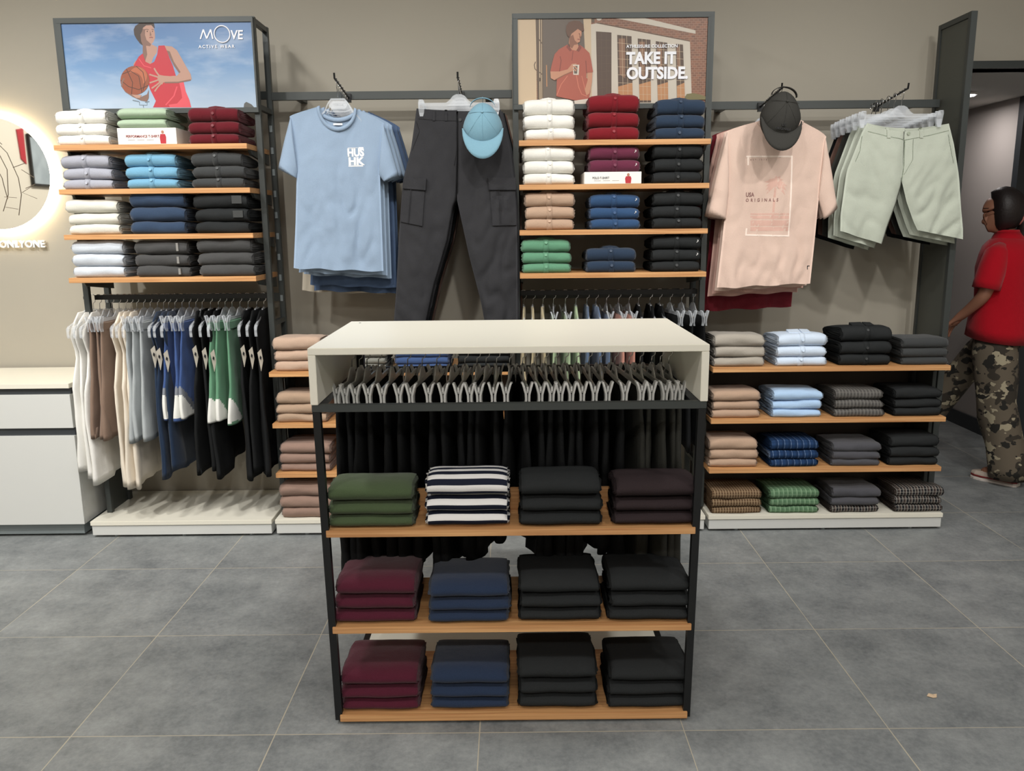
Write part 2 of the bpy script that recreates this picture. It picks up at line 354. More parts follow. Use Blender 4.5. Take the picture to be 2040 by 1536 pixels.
def unit(label, lx, rx, sx0, sx1, pw=.025):
    c = (lx+rx)/2; u = empty('tall_shelving_rack', (c, YS, 0)); tag(u, label, 'shelving rack')
    for x in (lx, rx):
        upright(u, x-c, pw, YP-YS, .084, 2.37); upright(u, x-c, pw, YR-YS, .084, 2.37)
        for z in (.3, 1.0, 1.98, 2.345): bx('side_rail', (x-c+.002, YP-YS+.025, z), (x-c+pw-.002, YR-YS, z+.022), M_FRAME, u)
        q = MB()
        for z in [1.1+.1*k for k in range(9)]: q.box((x-c+.006, YR-YS-.004, z), (x-c+pw-.006, YR-YS+.0, z+.03))
        q.build('slot_marking', M_GREYP, u)
    if lx < -1: bx('side_panel', (lx-c+.004, YP-YS+.026, .084), (lx-c+.012, YR-YS-.001, .62), M_FRAME, u)
    bx('top_rail', (lx-c+pw, YP-YS, 2.345), (rx-c, YP-YS+.025, 2.37), M_FRAME, u)
    bx('rear_rail', (lx-c+pw, YR-YS, 2.05), (rx-c, YR-YS+.02, 2.085), M_FRAME, u)
    bx('hang_bar', (lx-c+pw, .175, 1.128), (rx-c, .195, 1.15), M_BLACK, u)
    bx('rear_crossbar', (lx-c+pw, YR-YS, 1.10), (rx-c, YR-YS+.02, 1.14), M_FRAME, u)
    for z in Z_UP: shelf(u, sx0, sx1, z, lx+pw, rx, ox=c)
    return u
UL = unit('tall dark metal wall rack with four wooden shelves, under the basketball poster', -2.003, -1.143, -1.9976, -1.1511)
UC = unit('tall dark metal wall rack with four wooden shelves, under the brick house poster', .016, .884, .0414, .8825)
# low shelf racks
def low(label, x0, x1, posts):
    c = (x0+x1)/2; u = empty('low_shelving_rack', (c, YS, 0)); tag(u, label, 'shelving rack')
    for px, w_ in posts:
        upright(u, px-c, w_, YP-YS, .084, .80); upright(u, px-c, w_, YR-YS, .084, .80)
    bx('back_panel', (posts[0][0]-c, .375, .084), (posts[-1][0]+.016-c, .383, .79), plain('dark_back_panel', (74, 68, 63), .7), u)
    for z in Z_LO: shelf(u, x0, x1, z, posts[0][0]+posts[0][1], posts[-1][0], ox=c)
    return u
low('low wall shelves of oak between the hanging rack and the white island', -1.123, .0, ((-1.116, .02), (-.022, .02)))
low('low wall shelves of oak beside the doorway, below the peach tee and green shorts', .93, 2.029, ((.912+.012, .014), (2.013, .018)))
# gable panel at the doorway
g = empty('gable_panel', (2.047, 3.85, 0)); tag(g, 'tall dark grey upright panel ending the wall display beside the doorway', 'panel')
bx('panel_board', (-.008, .02, .084), (.008, .27, 2.335), plain('grey_green_panel', (78, 80, 74), .6), g)
for a, b in (((-.014, 0, .0), (.014, .024, 2.36)), ((-.014, .26, .0), (.014, .284, 2.36)), ((-.014, .024, 2.336), (.014, .26, 2.36))): bx('panel_frame', a, b, M_FRAME, g, .001)
# wall rails carrying the face-out arms
def rail(label, x0, x1, z):
    r = empty('display_rail', ((x0+x1)/2, YR, z)); tag(r, label, 'rail'); h = (x1-x0)/2
    bx('bar', (-h, -.006, -.018), (h, .016, .018), M_FRAME, r, .001)
    for s_ in (-.8, .8): bx('wall_bracket', (s_*h-.015, .016, -.012), (s_*h+.015, WALL-YR, .012), M_FRAME, r)
rail('dark horizontal wall rail behind the blue tee and cargo trousers', -1.116, .014, 2.062)
rail('dark horizontal wall rail behind the peach tee and green shorts', .911, 2.03, 2.0)
# ------------------------------------------------------------------ posters
def pt(S, ox, oy, sc, k=0):
    return [tuple(W(ox+x/sc, oy+y/sc, YP-.012-.00005*k)) for x, y in S]
def pmat(n, c): return plain('print_'+n, tuple(int(x*.9) for x in c), .45)
def skymat():
    mt, t, b = nt('printed_sky'); b.inputs['Roughness'].default_value = .35
    tc = t.nodes.new('ShaderNodeTexCoord'); sp = t.nodes.new('ShaderNodeSeparateXYZ'); link(t, tc.outputs['Object'], sp.inputs[0])
    mr = t.nodes.new('ShaderNodeMapRange'); mr.inputs[1].default_value = -.2; mr.inputs[2].default_value = .2; link(t, sp.outputs[2], mr.inputs[0])
    r = t.nodes.new('ShaderNodeValToRGB'); e = r.color_ramp.elements
    e[0].position = 0; e[0].color = lin((170, 186, 202)); e[1].position = 1; e[1].color = lin((72, 106, 152)); x = r.color_ramp.elements.new(.5); x.color = lin((100, 136, 176))
    link(t, mr.outputs[0], r.inputs[0])
    mp = t.nodes.new('ShaderNodeMapping'); mp.inputs['Scale'].default_value = (3, 1, 9); mp.inputs['Rotation'].default_value = (0, .5, 0); link(t, tc.outputs['Object'], mp.inputs[0])
    n = t.nodes.new('ShaderNodeTexNoise'); n.inputs['Scale'].default_value = 1.6; n.inputs['Detail'].default_value = 6; link(t, mp.outputs[0], n.inputs['Vector'])
    r2 = t.nodes.new('ShaderNodeValToRGB'); r2.color_ramp.elements[0].position = .46; r2.color_ramp.elements[1].position = .8; r2.color_ramp.elements[1].color = (.6, .6, .6, 1); link(t, n.outputs['Fac'], r2.inputs[0])
    mx = t.nodes.new('ShaderNodeMix'); mx.data_type = 'RGBA'; mx.inputs['B'].default_value = lin((180, 190, 204)); link(t, r2.outputs[0], mx.inputs['Factor']); link(t, r.outputs[0], mx.inputs['A'])
    link(t, mx.outputs['Result'], b.inputs['Base Color']); return mt
def brickmat():
    mt, t, b = nt('printed_brick'); b.inputs['Roughness'].default_value = .4
    tc = t.nodes.new('ShaderNodeTexCoord'); mp = t.nodes.new('ShaderNodeMapping'); mp.inputs['Rotation'].default_value = (PI/2, 0, 0); link(t, tc.outputs['Object'], mp.inputs[0])
    n = t.nodes.new('ShaderNodeTexBrick'); n.inputs['Scale'].default_value = 26; n.inputs['Color1'].default_value = lin((130, 84, 62)); n.inputs['Color2'].default_value = lin((104, 68, 52)); n.inputs['Mortar'].default_value = lin((138, 106, 86)); n.inputs['Mortar Size'].default_value = .03
    link(t, mp.outputs[0], n.inputs['Vector']); link(t, n.outputs['Color'], b.inputs['Base Color']); return mt
def poster(x0, x1, z0, z1, label, layers, base, ox, oy, sc):
    c = Vector(((x0+x1)/2, YP-.012, (z0+z1)/2)); p = empty('poster', c); tag(p, label, 'poster')
    hx, hz = (x1-x0)/2, (z1-z0)/2
    for a, b in (((-hx-.02, -.006, hz), (hx+.008, .02, hz+.022)), ((-hx-.02, -.006, -hz-.022), (hx+.008, .02, -hz)), ((-hx-.02, -.006, -hz), (-hx, .02, hz)), ((hx, -.006, -hz), (hx+.008, .02, hz))):
        bx('poster_frame', a, b, M_FRAME, p, .001)
    q = MB(); q.box((-hx, 0, -hz), (hx, .018, hz)); mats = [base]; idx = {}
    for k, (mm, pts) in enumerate(layers):
        if mm.name not in idx: mats.append(mm); idx[mm.name] = len(mats)-1
        P = pt(pts, ox, oy, sc, k+1); P = [(min(hx, max(-hx, a-c.x)), b-c.y, min(hz, max(-hz, d-c.z))) for a, b, d in P]
        q.poly(P, (0, 0, 0), idx[mm.name])
    q.build('printed_picture', mats, p); return p, c, len(layers)
def circ(x, y, r, n=28, a0=0, a1=2*PI): return [(x+r*math.cos(a0+(a1-a0)*k/n), y+r*math.sin(a0+(a1-a0)*k/n)) for k in range(n)]
def strip(P, w_):
    L, Rr = [], []
    for i, (x, y) in enumerate(P):
        a = P[max(i-1, 0)]; b = P[min(i+1, len(P)-1)]; dx, dy = b[0]-a[0], b[1]-a[1]; l = math.hypot(dx, dy) or 1
        L.append((x-dy/l*w_/2, y+dx/l*w_/2)); Rr.append((x+dy/l*w_/2, y-dx/l*w_/2))
    return L+Rr[::-1]
HAIR = pmat('dark_hair', (66, 52, 46)); SK = pmat('skin', (188, 146, 128)); SKD = pmat('skin_tone_deep', (134, 100, 88)); RED = pmat('red', (196, 48, 62)); RED2 = pmat('light_red', (228, 84, 96))
BALL = pmat('orange_ball', (150, 78, 50)); BALLL = pmat('ball_light', (186, 104, 70)); LINE = pmat('ball_line', (66, 38, 30)); NET = pmat('thin_grey', (120, 130, 140)); LIP = pmat('lip', (150, 84, 78))
L1 = [
 (SK, [(800, 170), (830, 145), (880, 142), (905, 175), (915, 215), (918, 270), (900, 312), (882, 330), (940, 360), (935, 410), (900, 460), (880, 520), (830, 520), (800, 440), (798, 345), (785, 300), (775, 235), (785, 205)]),
 (SKD, [(785, 205), (800, 180), (822, 190), (820, 240), (835, 290), (880, 330), (870, 350), (830, 345), (842, 430), (820, 500), (798, 440), (798, 345), (782, 300), (775, 235)]),
 (HAIR, [(710, 190), (725, 155), (765, 120), (795, 102), (890, 102), (908, 130), (916, 178), (905, 172), (882, 146), (832, 148), (800, 172), (790, 210), (776, 235), (782, 300), (800, 345), (772, 325), (738, 280), (716, 240)]),
 (HAIR, strip([(815, 190), (840, 186), (856, 192)], 5)), (HAIR, strip([(884, 186), (905, 192)], 5)), (LINE, circ(842, 206, 6)), (LINE, circ(893, 206, 5)),
 (SKD, [(868, 200), (884, 245), (866, 250)]), (LIP, strip([(862, 268), (880, 262), (896, 268)], 10)),
 (SK, [(708, 520), (730, 490), (760, 500), (740, 560), (715, 560)]),
 (RED, [(950, 345), (1010, 342), (1035, 400), (1060, 470), (1090, 540), (1120, 640), (1150, 640), (1195, 700), (1215, 790), (1250, 870), (1268, 942), (898, 942), (925, 880), (900, 830), (870, 770), (855, 720), (700, 560), (730, 500), (760, 450), (798, 420), (825, 500), (870, 522), (910, 500), (938, 430)]),
 (RED2, [(1150, 700), (1195, 700), (1215, 790), (1250, 870), (1268, 942), (1060, 942), (1050, 915), (1130, 905), (1180, 850), (1170, 780)]),
 (RED2, strip([(1020, 920), (1100, 830), (1130, 740)], 12)), (RED2, strip([(760, 470), (810, 540), (880, 560)], 8)),
 (SK, [(1010, 345), (1080, 352), (1130, 390), (1170, 460), (1220, 550), (1262, 620), (1272, 672), (1220, 688), (1140, 702), (1050, 706), (1000, 700), (985, 722), (955, 700), (940, 660), (950, 625), (1000, 635), (1060, 640), (1130, 635), (1150, 612), (1100, 540), (1060, 460), (1030, 390)]),
 (SKD, [(1030, 390), (1060, 400), (1100, 500), (1165, 600), (1150, 612), (1100, 540), (1060, 460)]), (SKD, strip([(1010, 702), (1140, 700), (1262, 676)], 14)),
 (SK, strip([(960, 640), (930, 600), (908, 562)], 15)), (SK, strip([(950, 650), (900, 635), (862, 622)], 15)), (SK, strip([(960, 672), (910, 690), (865, 705)], 15)), (SK, strip([(970, 695), (925, 730), (884, 758)], 15)), (SK, strip([(975, 712), (940, 750), (914, 788)], 14)),
 (SKD, [(585, 730), (690, 815), (760, 850), (840, 815), (856, 770), (856, 850), (838, 886), (780, 876), (700, 840), (630, 795)]),
 (SK, [(690, 818), (790, 822), (770, 850), (735, 850)]),
 (BALL, circ(722, 680, 140)), (BALLL, circ(752, 640, 88)), (BALL, circ(700, 700, 100)),
 (LINE, strip([(600, 620), (680, 590), (760, 640), (790, 800)], 6)), (LINE, strip([(735, 545), (800, 600), (820, 700), (800, 780)], 6)), (LINE, strip([(640, 570), (700, 700), (690, 815)], 6)), (LINE, strip([(585, 680), (660, 740), (760, 770), (850, 730)], 6)),
 (SKD, strip([(596, 740), (600, 690), (620, 660)], 16)),
 (NET, strip([(700, 872), (760, 885)], 7)), (NET, strip([(820, 892), (860, 884)], 7)), (NET, strip([(765, 885), (765, 918), (840, 920), (838, 892)], 4)), (NET, strip([(802, 918), (804, 942)], 4)),
 (pmat('far_tree', (90, 92, 88)), [(1775, 940), (1780, 905), (1800, 888), (1825, 900), (1850, 912), (1875, 940)]),
]
P1, c1, n1 = poster(-1.962, -1.128, 1.985, 2.343, 'poster of a basketball player in a red vest, above the left rack', L1, skymat(), 120, 20, 4.857)
def ptx(u, v, c, k=50): return W(u, v, YP-.0125-.00005*k)-c
M_LET = plain('white_lettering', (225, 226, 232), .5)
yk = n1+3
for s_, u, v, sz in (('VE', 459.5, 78, .053),): text('lettering', s_, ptx(u, v, c1, yk), sz, M_LET, P1, bold=.0005 if s_ == 'M' else .001, shear=.1, xs=1.0 if s_ == 'M' else .92, ext=.0003)
q = MB()
for k, P_ in enumerate((((1356, 280), (1384, 188)), ((1384, 188), (1417, 276)), ((1417, 276), (1455, 188)), ((1455, 188), (1476, 280)))):
    S_ = strip(list(P_), 13); q.poly([Vector(W(120+x/4.857, 20+y/4.857, YP-.0125-.00005*(yk+k)))-c1 for x, y in S_], (0, .0003, 0))
q.build('lettering', M_LET, P1)
q = MB(); n = 40; ctr = ptx(442.5, 68, c1, yk)
for rr in (0,):
    P_ = []
    for k in range(n+1):
        a = 2*PI*k/n; P_.append((ctr.x+.0345*math.cos(a), ctr.y, ctr.z+.0345*math.sin(a)))
    q.tube(P_, .003, 6, caps=False)
q.build('lettering', M_LET, P1)
text('lettering', 'ACTIVE WEAR', ptx(396, 96, c1, yk), .0185, M_LET, P1, bold=.0004, space=1.42)
CREAM = pmat('cream', (205, 182, 152)); GATE = pmat('gate_brown', (98, 80, 64)); GREY = pmat('door_grey', (104, 92, 82)); WFR = pmat('white_frame', (206, 196, 182)); WIN = pmat('window_dark', (86, 66, 54)); WARM = pmat('window_warm', (190, 136, 92)); BRK = brickmat()
COR = pmat('coral', (172, 88, 70)); CORD = pmat('coral_fold', (134, 66, 54)); CORL = pmat('coral_edge', (206, 122, 98)); CUP = pmat('cup', (216, 204, 190)); H2 = pmat('brown_hair', (100, 68, 50)); S2 = pmat('skin_warm', (196, 140, 112)); S3 = pmat('skin_warm_deep', (140, 92, 70))
L2 = [(CREAM, [(98, 165), (268, 165), (275, 985), (98, 985)]), (GATE, [(264, 165), (332, 165), (335, 985), (283, 985)]), (CREAM, strip([(300, 165), (306, 985)], 8)), (CREAM, strip([(318, 165), (322, 985)], 6)),
 (GREY, [(330, 165), (705, 165), (745, 985), (335, 985)]), (CREAM, [(705, 165), (778, 165), (790, 985), (745, 985)]), (WARM, strip([(365, 600), (368, 800)], 8)), (GATE, strip([(264, 570), (252, 600), (258, 635), (272, 650)], 8)), (GATE, strip([(275, 335), (330, 410)], 8)), (GATE, strip([(275, 650), (330, 690)], 8)), (GATE, circ(294, 735, 20)),
 (WFR, [(775, 225), (825, 215), (1690, 385), (1705, 870), (1700, 985), (785, 985)]), (WFR, [(1000, 160), (1270, 160), (1740, 280), (1742, 312)]), (WFR, circ(850, 165, 26)), (GATE, [(780, 165), (808, 165), (808, 208), (780, 208)]),
 (GATE, strip([(830, 210), (1100, 262), (1400, 322), (1690, 380)], 7))]
for win, nc, nr in ((((822, 290), (965, 300), (965, 872), (835, 890)), 3, 8), (((1018, 322), (1150, 335), (1162, 985), (1030, 985)), 3, 9), (((1208, 355), (1325, 368), (1330, 945), (1225, 945)), 3, 8), (((1375, 380), (1480, 395), (1490, 945), (1395, 945)), 3, 8), (((1560, 405), (1625, 412), (1645, 945), (1572, 945)), 2, 8)):
    L2.append((WIN, list(win)))
    def bil(a, b, win=win): 
        t0 = [(win[0][i]*(1-a)+win[1][i]*a) for i in (0, 1)]; b0 = [(win[3][i]*(1-a)+win[2][i]*a) for i in (0, 1)]
        return (t0[0]*(1-b)+b0[0]*b, t0[1]*(1-b)+b0[1]*b)
    if win[0][0] > 1000: L2.append((WARM, [bil(0, .72), bil(1, .66), bil(1, .97), bil(0, .97)])); L2.append((pmat('curtain', (140, 104, 80)), [bil(.1, .05), bil(.55, .04), bil(.5, .6), bil(.12, .55)]))
    for k in range(1, nc): L2.append((GATE if win[0][0] < 1000 else CREAM, strip([bil(k/nc, 0), bil(k/nc, 1)], 3)))
    for k in range(1, nr): L2.append((GATE if win[0][0] < 1000 else CREAM, strip([bil(0, k/nr), bil(1, k/nr)], 3)))
L2 += [(S2, [(575, 345), (590, 310), (620, 285), (650, 265), (690, 290), (688, 330), (678, 350), (672, 388), (650, 397), (662, 430), (640, 470), (608, 472), (585, 440), (570, 400)]),
 (S3, [(575, 345), (610, 320), (625, 370), (650, 397), (650, 410), (620, 415), (600, 450), (575, 420)]),
 (H2, [(545, 290), (548, 240), (570, 205), (620, 190), (670, 195), (705, 225), (712, 278), (690, 292), (655, 266), (622, 292), (596, 312), (580, 350), (560, 332)]),
 (COR, [(560, 410), (600, 460), (650, 470), (668, 410), (720, 450), (762, 490), (778, 560), (795, 665), (735, 672), (733, 720), (775, 740), (770, 850), (750, 935), (620, 925), (455, 890), (460, 740), (485, 660), (400, 660), (415, 590), (440, 500), (480, 455)]),
 (CORD, [(560, 410), (600, 462), (582, 476), (548, 436)]), (CORD, [(668, 410), (690, 440), (664, 480), (645, 468)]), (CORD, strip([(610, 470), (600, 560)], 6)), (CORD, strip([(485, 660), (500, 560), (490, 520)], 8)), (CORD, strip([(735, 672), (728, 560)], 8)),
 (CORL, strip([(640, 690), (660, 800), (690, 870), (740, 890)], 7)), (CORL, strip([(560, 700), (500, 780), (460, 880)], 7)), (CORL, strip([(690, 700), (710, 780), (726, 850)], 6)),
 (S2, [(400, 660), (485, 660), (560, 640), (600, 590), (640, 585), (650, 620), (600, 660), (530, 692), (440, 742), (405, 722)]), (S3, strip([(440, 740), (530, 692), (600, 662)], 8)),
 (CUP, [(610, 598), (668, 598), (662, 692), (612, 690)]), (GREY, [(618, 608), (652, 608), (648, 680), (620, 680)]), (S2, strip([(590, 625), (625, 612), (648, 640)], 12)), (S2, strip([(586, 645), (620, 640), (640, 656)], 11)),
 (S2, [(740, 672), (790, 668), (785, 760), (762, 862), (735, 882), (718, 830), (745, 740)]), (CUP, [(620, 930), (748, 912), (745, 975), (625, 975)]),
 (LINE, circ(668, 312, 4)), (S3, [(672, 310), (684, 348), (670, 350)]), (LIP, strip([(650, 362), (672, 362)], 6)), (pmat('hedge', (120, 112, 70)), [(1640, 905), (1660, 868), (1720, 860), (1780, 872), (1835, 890), (1835, 920), (1640, 920)])]
P2, c2, n2 = poster(.041, .876, 1.985, 2.343, 'poster of a man in a coral polo beside a brick house, above the middle rack', L2, BRK, 1010, 0, 4.636)
yk = n2+3
text('lettering', 'ATHLEISURE COLLECTION', ptx(1248, 95.5, c2, yk), .0185, M_LET, P2, bold=.0005, space=1.05, xs=.98)
text('lettering', 'TAKE IT', ptx(1248, 127, c2, yk), .068, M_LET, P2, bold=.0028, xs=.9)
text('lettering', 'OUTSIDE.', ptx(1248, 157, c2, yk), .068, M_LET, P2, bold=.0028, xs=.93)
# ------------------------------------------------------------------ folded clothes
NSEED = [0]
def profile(h, d, taper, n=30, rf=.62, ex=.75):
    P = []; r = h*rf; nf = 14
    for k in range(nf+1):
        a = -PI/2+PI*k/nf; P.append((r*(1-abs(math.cos(a))**ex), h/2+h/2*math.sin(a)))
    nt_ = 8
    for k in range(1, nt_+1):
        f = k/nt_; P.append((r+(d-r-.01)*f, h*(1-taper*f*f)))
    hb = h*(1-taper)
    P.append((d-.002, hb*.8)); P.append((d, hb*.5)); P.append((d-.002, hb*.15))
    for k in range(1, 6): P.append((d-.01-(d-r-.01)*k/6, 0))
    return P
def fold_mesh(w, h, d, seed, taper=.18, wr=.0022, slump=0, rf=.62, ex=.75):
    q = MB(); P = profile(h, d, taper, rf=rf, ex=ex); n = len(P); nx = 18; rings = []; uvs = []
    cy = sum(p[0] for p in P)/n; cz = h/2
    s = seed*7.13
    L = [0]
    for i in range(1, n): L.append(L[-1]+math.hypot(P[i][0]-P[i-1][0], P[i][1]-P[i-1][1]))
    def pos(x, i, sc=1, dx=0):
        y, z = P[i]
        if sc != 1: y = cy+(y-cy)*(1-(1-sc)*h/d*1.2 if True else sc); z = cz+(z-cz)*sc
        nz = noise.noise(Vector((x*9+s, y*14, z*22+s)))*wr*2+noise.noise(Vector((x*30+s, y*40, z*40)))*wr*.7
        bulge = .0015*math.sin(x/w*PI*3+s)
        up = z/h
        e = abs(2*x/w)
        return Vector((x+dx, y-(nz+bulge if y < d*.5 else 0)+.004*e**6, max(0.0, z+(nz*.9+slump*(x/w))*up*(1 if z > h*.3 else 0)-.006*up*e**8*(h/.05))))
    for k in range(nx+1):
        x = -w/2+w*k/nx
        rings.append([pos(x, i) for i in range(n)]); uvs += [(x+.5+seed*.37, L[i]+seed*.21) for i in range(n)]
    vs = [p for r in rings for p in r]; fs = []
    for k in range(nx):
        for i in range(n):
            a, b = k*n+i, k*n+(i+1) % n; fs.append((a, b, b+n, a+n))
    q.add(vs, fs, 0, uvs)
    # layered ends: nested fold edges in and out
    for side in (-1, 1):
        x = side*w/2; base = (0 if side < 0 else nx)*n; prev = list(range(base, base+n))
        for j, (sc, dx) in enumerate(((.93, .0015), (.80, -.010), (.76, .006), (.60, -.008), (.55, .007), (.34, -.008), (.28, .004), (.06, .0))):
            o = len(q.v)
            jit = [noise.noise(Vector((i*.33, j*2.1+s, side*3)))*.006 for i in range(n)]
            r = [pos(x, i, sc, side*(dx+jit[i])) for i in range(n)]
            q.v += [tuple(p) for p in r]; q.uv += [(x+.5, L[i]) for i in range(n)]
            for i in range(n):
                a, b = prev[i], prev[(i+1) % n]; c, d_ = o+(i+1) % n, o+i
                q.f.append([a, d_, c, b] if side > 0 else [a, b, c, d_][::1]); q.m.append(0)
            prev = list(range(o, o+n))
        q.f.append(prev); q.m.append(0)
    me = q.mesh('folded', [], True, True)
    bm = bmesh.new(); bm.from_mesh(me); bmesh.ops.recalc_face_normals(bm, faces=bm.faces); bm.to_mesh(me); bm.free()
    me.polygons.foreach_set('use_smooth', [True]*len(me.polygons))
    return me, P, pos
def placket(parent, mat, bmat, w, h, d, P, pos, x0=0, seed=0, pocket=False):
    q = MB(); hw = .0115; rings = []
    idx = list(range(2, 17))
    V0 = []
    for i in idx:
        row = []
        for x in (-hw-.0008, -hw, hw, hw+.0008):
            p = pos(x0+x, i); y, z = P[i]; a = math.atan2(z-h/2, -(y-h*.62)); nrm = Vector((0, -math.cos(a), math.sin(a))) if i < 15 else Vector((0, 0, 1))
            row.append(p+nrm*(.0026 if abs(x) <= hw else -.001))
        V0.append(row)
    vs = [p for r in V0 for p in r]; fs = []
    for k in range(len(V0)-1):
        for j in range(3): a = k*4+j; fs.append((a, a+1, a+5, a+4))
    q.add(vs, fs); o = q.build('placket', mat, parent, smooth=True)
    a = math.radians(random.choice((15, 28, 5, 35))); c = Vector((x0, h*.62*(1-math.cos(a)**.75)-.0062, h/2+h/2*math.sin(a)))
    nrm = Vector((0, -math.cos(a), math.sin(a)*.8)).normalized()
    q = MB(); q.tube([c-nrm*.002, c+nrm*.0018], .0062, 14); q.build('button', bmat, parent, smooth=False)
def make_fold(kind, w, h, d, loc, mat, pmat_, bmat, label, cat, group, rz=0, top=False, seed=None, extra=None, name=None, taper=None):
    NSEED[0] += 1; sd = NSEED[0]
    tp = (.32 if top else .12) if taper is None else taper
    me, P, pos = fold_mesh(w, h, d, sd, taper=tp, rf=.95 if kind == 'plain' else .62, ex=1.1 if kind == 'plain' else .75, wr=.0012 if kind == 'plain' else (.003 if kind == 'trousers' else .0019), slump=random.uniform(-.005, .005) if kind == 'trousers' else random.uniform(-.002, .002))
    me.materials.append(mat)
    o = put(name or {'polo': 'folded_polo', 'tee': 'folded_tee', 'shirt': 'folded_shirt', 'trousers': 'folded_trousers', 'plain': 'folded_tee'}[kind], me, None, loc, rz)
    tag(o, label, cat, group)
    if kind in ('polo', 'shirt'):
        placket(o, pmat_, bmat, w, h, d, P, pos, x0=random.uniform(-.004, .006))
        if top and kind == 'polo':
            q = MB(); z = h*.97; rings = []
            for (yy, hw, zz) in ((.028, .038, z-.004), (.045, .046, z+.006), (.075, .05, z+.009), (.11, .05, z+.003)):
                rings.append([Vector((-hw, yy, zz-.008)), Vector((-hw*.6, yy, zz+.002)), Vector((0, yy, zz+.006)), Vector((hw*.6, yy, zz+.002)), Vector((hw, yy, zz-.008)), Vector((0, yy, zz-.012))])
            q.loft(rings); q.build('collar', mat, o, smooth=True, recalc=True)
        if top and kind == 'shirt':
            q = MB(); z = h*.98
            for sgn in (-1, 1):
                q.hexa([(sgn*.002, .03, z-.004), (sgn*.052, .055, z-.006), (sgn*.05, .1, z-.006), (sgn*.002, .08, z-.004)], [(sgn*.002, .03, z+.006), (sgn*.052, .055, z+.004), (sgn*.05, .1, z+.012), (sgn*.002, .08, z+.016)])
            q.build('collar', mat, o, smooth=False, recalc=True, bevel=.001)
    if extra == 'tagend':
        c = Vector((w*.33, -.0035, h*.55)); q = MB(); q.box((c.x-.005, -.0035, h*.22), (c.x+.005, .006, h*.8)); q.build('waist_label', plain('grey_label', (132, 130, 126), .7), o)
    if extra == 'patch':
        q = MB(); c = w*.32; q.box((c-.02, -.003, h*.3), (c+.024, .006, h*.82)); q.build('waist_patch', plain('dark_patch', (52, 54, 54), .5), o)
    if extra == 'logo':
        q = MB(); cx_, cz_ = w*.42, h*.55
        for a, b in (((0, -.005), (.006, .004)), ((.002, .006), (.008, .005)), ((.007, .005), (.006, -.002))):
            q.tube([(cx_+a[0], -.0022, cz_+a[1]), (cx_+b[0], -.0022, cz_+b[1])], .0009, 5)
        q.build('chest_logo', M_PRINTW, o)
    return o
def hx(c): return tuple(int(c[i:i+2], 16) for i in (0, 2, 4))
CL = {}
def C(key):
    if key in CL: return CL[key]
    n, c = COLS[key]; CL[key] = cloth('cloth_'+n, c); return CL[key]
COLS = dict(white=('white', (232, 230, 222)), sage=('sage', (166, 188, 160)), maroon=('maroon', (102, 24, 34)), lav=('lavender_grey', (158, 160, 172)), sky=('sky_blue', (106, 162, 194)),
 charc=('charcoal', (62, 64, 65)), offw=('off_white', (212, 210, 198)), navy=('navy', (48, 66, 92)), black=('black', (42, 44, 45)), ice=('ice_blue', (194, 202, 212)), dgrey=('dark_grey', (70, 70, 70)),
 crim=('crimson', (128, 24, 34)), dnavy=('dark_navy', (42, 58, 80)), plum=('plum', (106, 42, 66)), tan=('tan', (182, 151, 127)), blue=('denim_blue', (46, 76, 116)), green=('leaf_green', (92, 146, 114)),
 pnavy=('pebble_navy', (40, 54, 82)), peach=('peach', (188, 158, 136)), beige=('beige', (170, 142, 118)), mocha=('mocha', (146, 118, 104)), stone=('stone', (168, 160, 148)), pale=('pale_blue', (204, 220, 240)), lblue=('light_blue', (168, 200, 236)),
 slate=('slate', (78, 78, 84)), olive=('olive', (70, 86, 56)), dbrown=('dark_brown', (52, 42, 44)), burg=('burgundy', (84, 26, 44)), inavy=('ink_navy', (38, 52, 78)), grey=('grey', (128, 128, 120)), rblue=('royal_navy', (60, 84, 132)))
PL = {
 'gplaid': ('grey plaid', lambda: checked('plaid_grey', (84, 82, 80), ((.016, .4, 0, (118, 116, 112), .6), (.016, .08, .45, (50, 50, 50), .5)), ((.018, .35, 0, (112, 108, 104), .35),))),
 'bcheck': ('blue striped', lambda: checked('check_blue', (38, 62, 98), ((.030, .06, 0, (140, 160, 190), .7), (.030, .3, .4, (24, 40, 66), .6)), ((.02, .5, .1, (26, 44, 74), .4),))),
 'bplaid': ('brown plaid', lambda: checked('plaid_brown', (106, 84, 64), ((.013, .18, 0, (176, 156, 128), .7), (.013, .3, .45, (66, 50, 38), .7)), ((.014, .25, 0, (150, 128, 100), .5),))),
 'gcheck': ('green check', lambda: checked('check_green', (86, 116, 88), ((.022, .35, 0, (128, 156, 126), .6), (.022, .1, .6, (56, 78, 58), .6)), ((.018, .3, 0, (120, 148, 118), .4),))),
 'blplaid': ('black plaid', lambda: checked('plaid_black', (40, 40, 42), ((.014, .12, 0, (196, 190, 180), .8), (.028, .3, .3, (86, 72, 66), .5)), ((.016, .12, 0, (170, 164, 156), .5),))),
 'stripe': ('navy and white striped', lambda: checked('stripe_navy_white', (30, 34, 48), (), ((.043, .5, .35, (226, 224, 222), 1),))),
}
POSW = {3: ('topmost', 'middle one', 'lowest'), 2: ('upper', 'lower')}
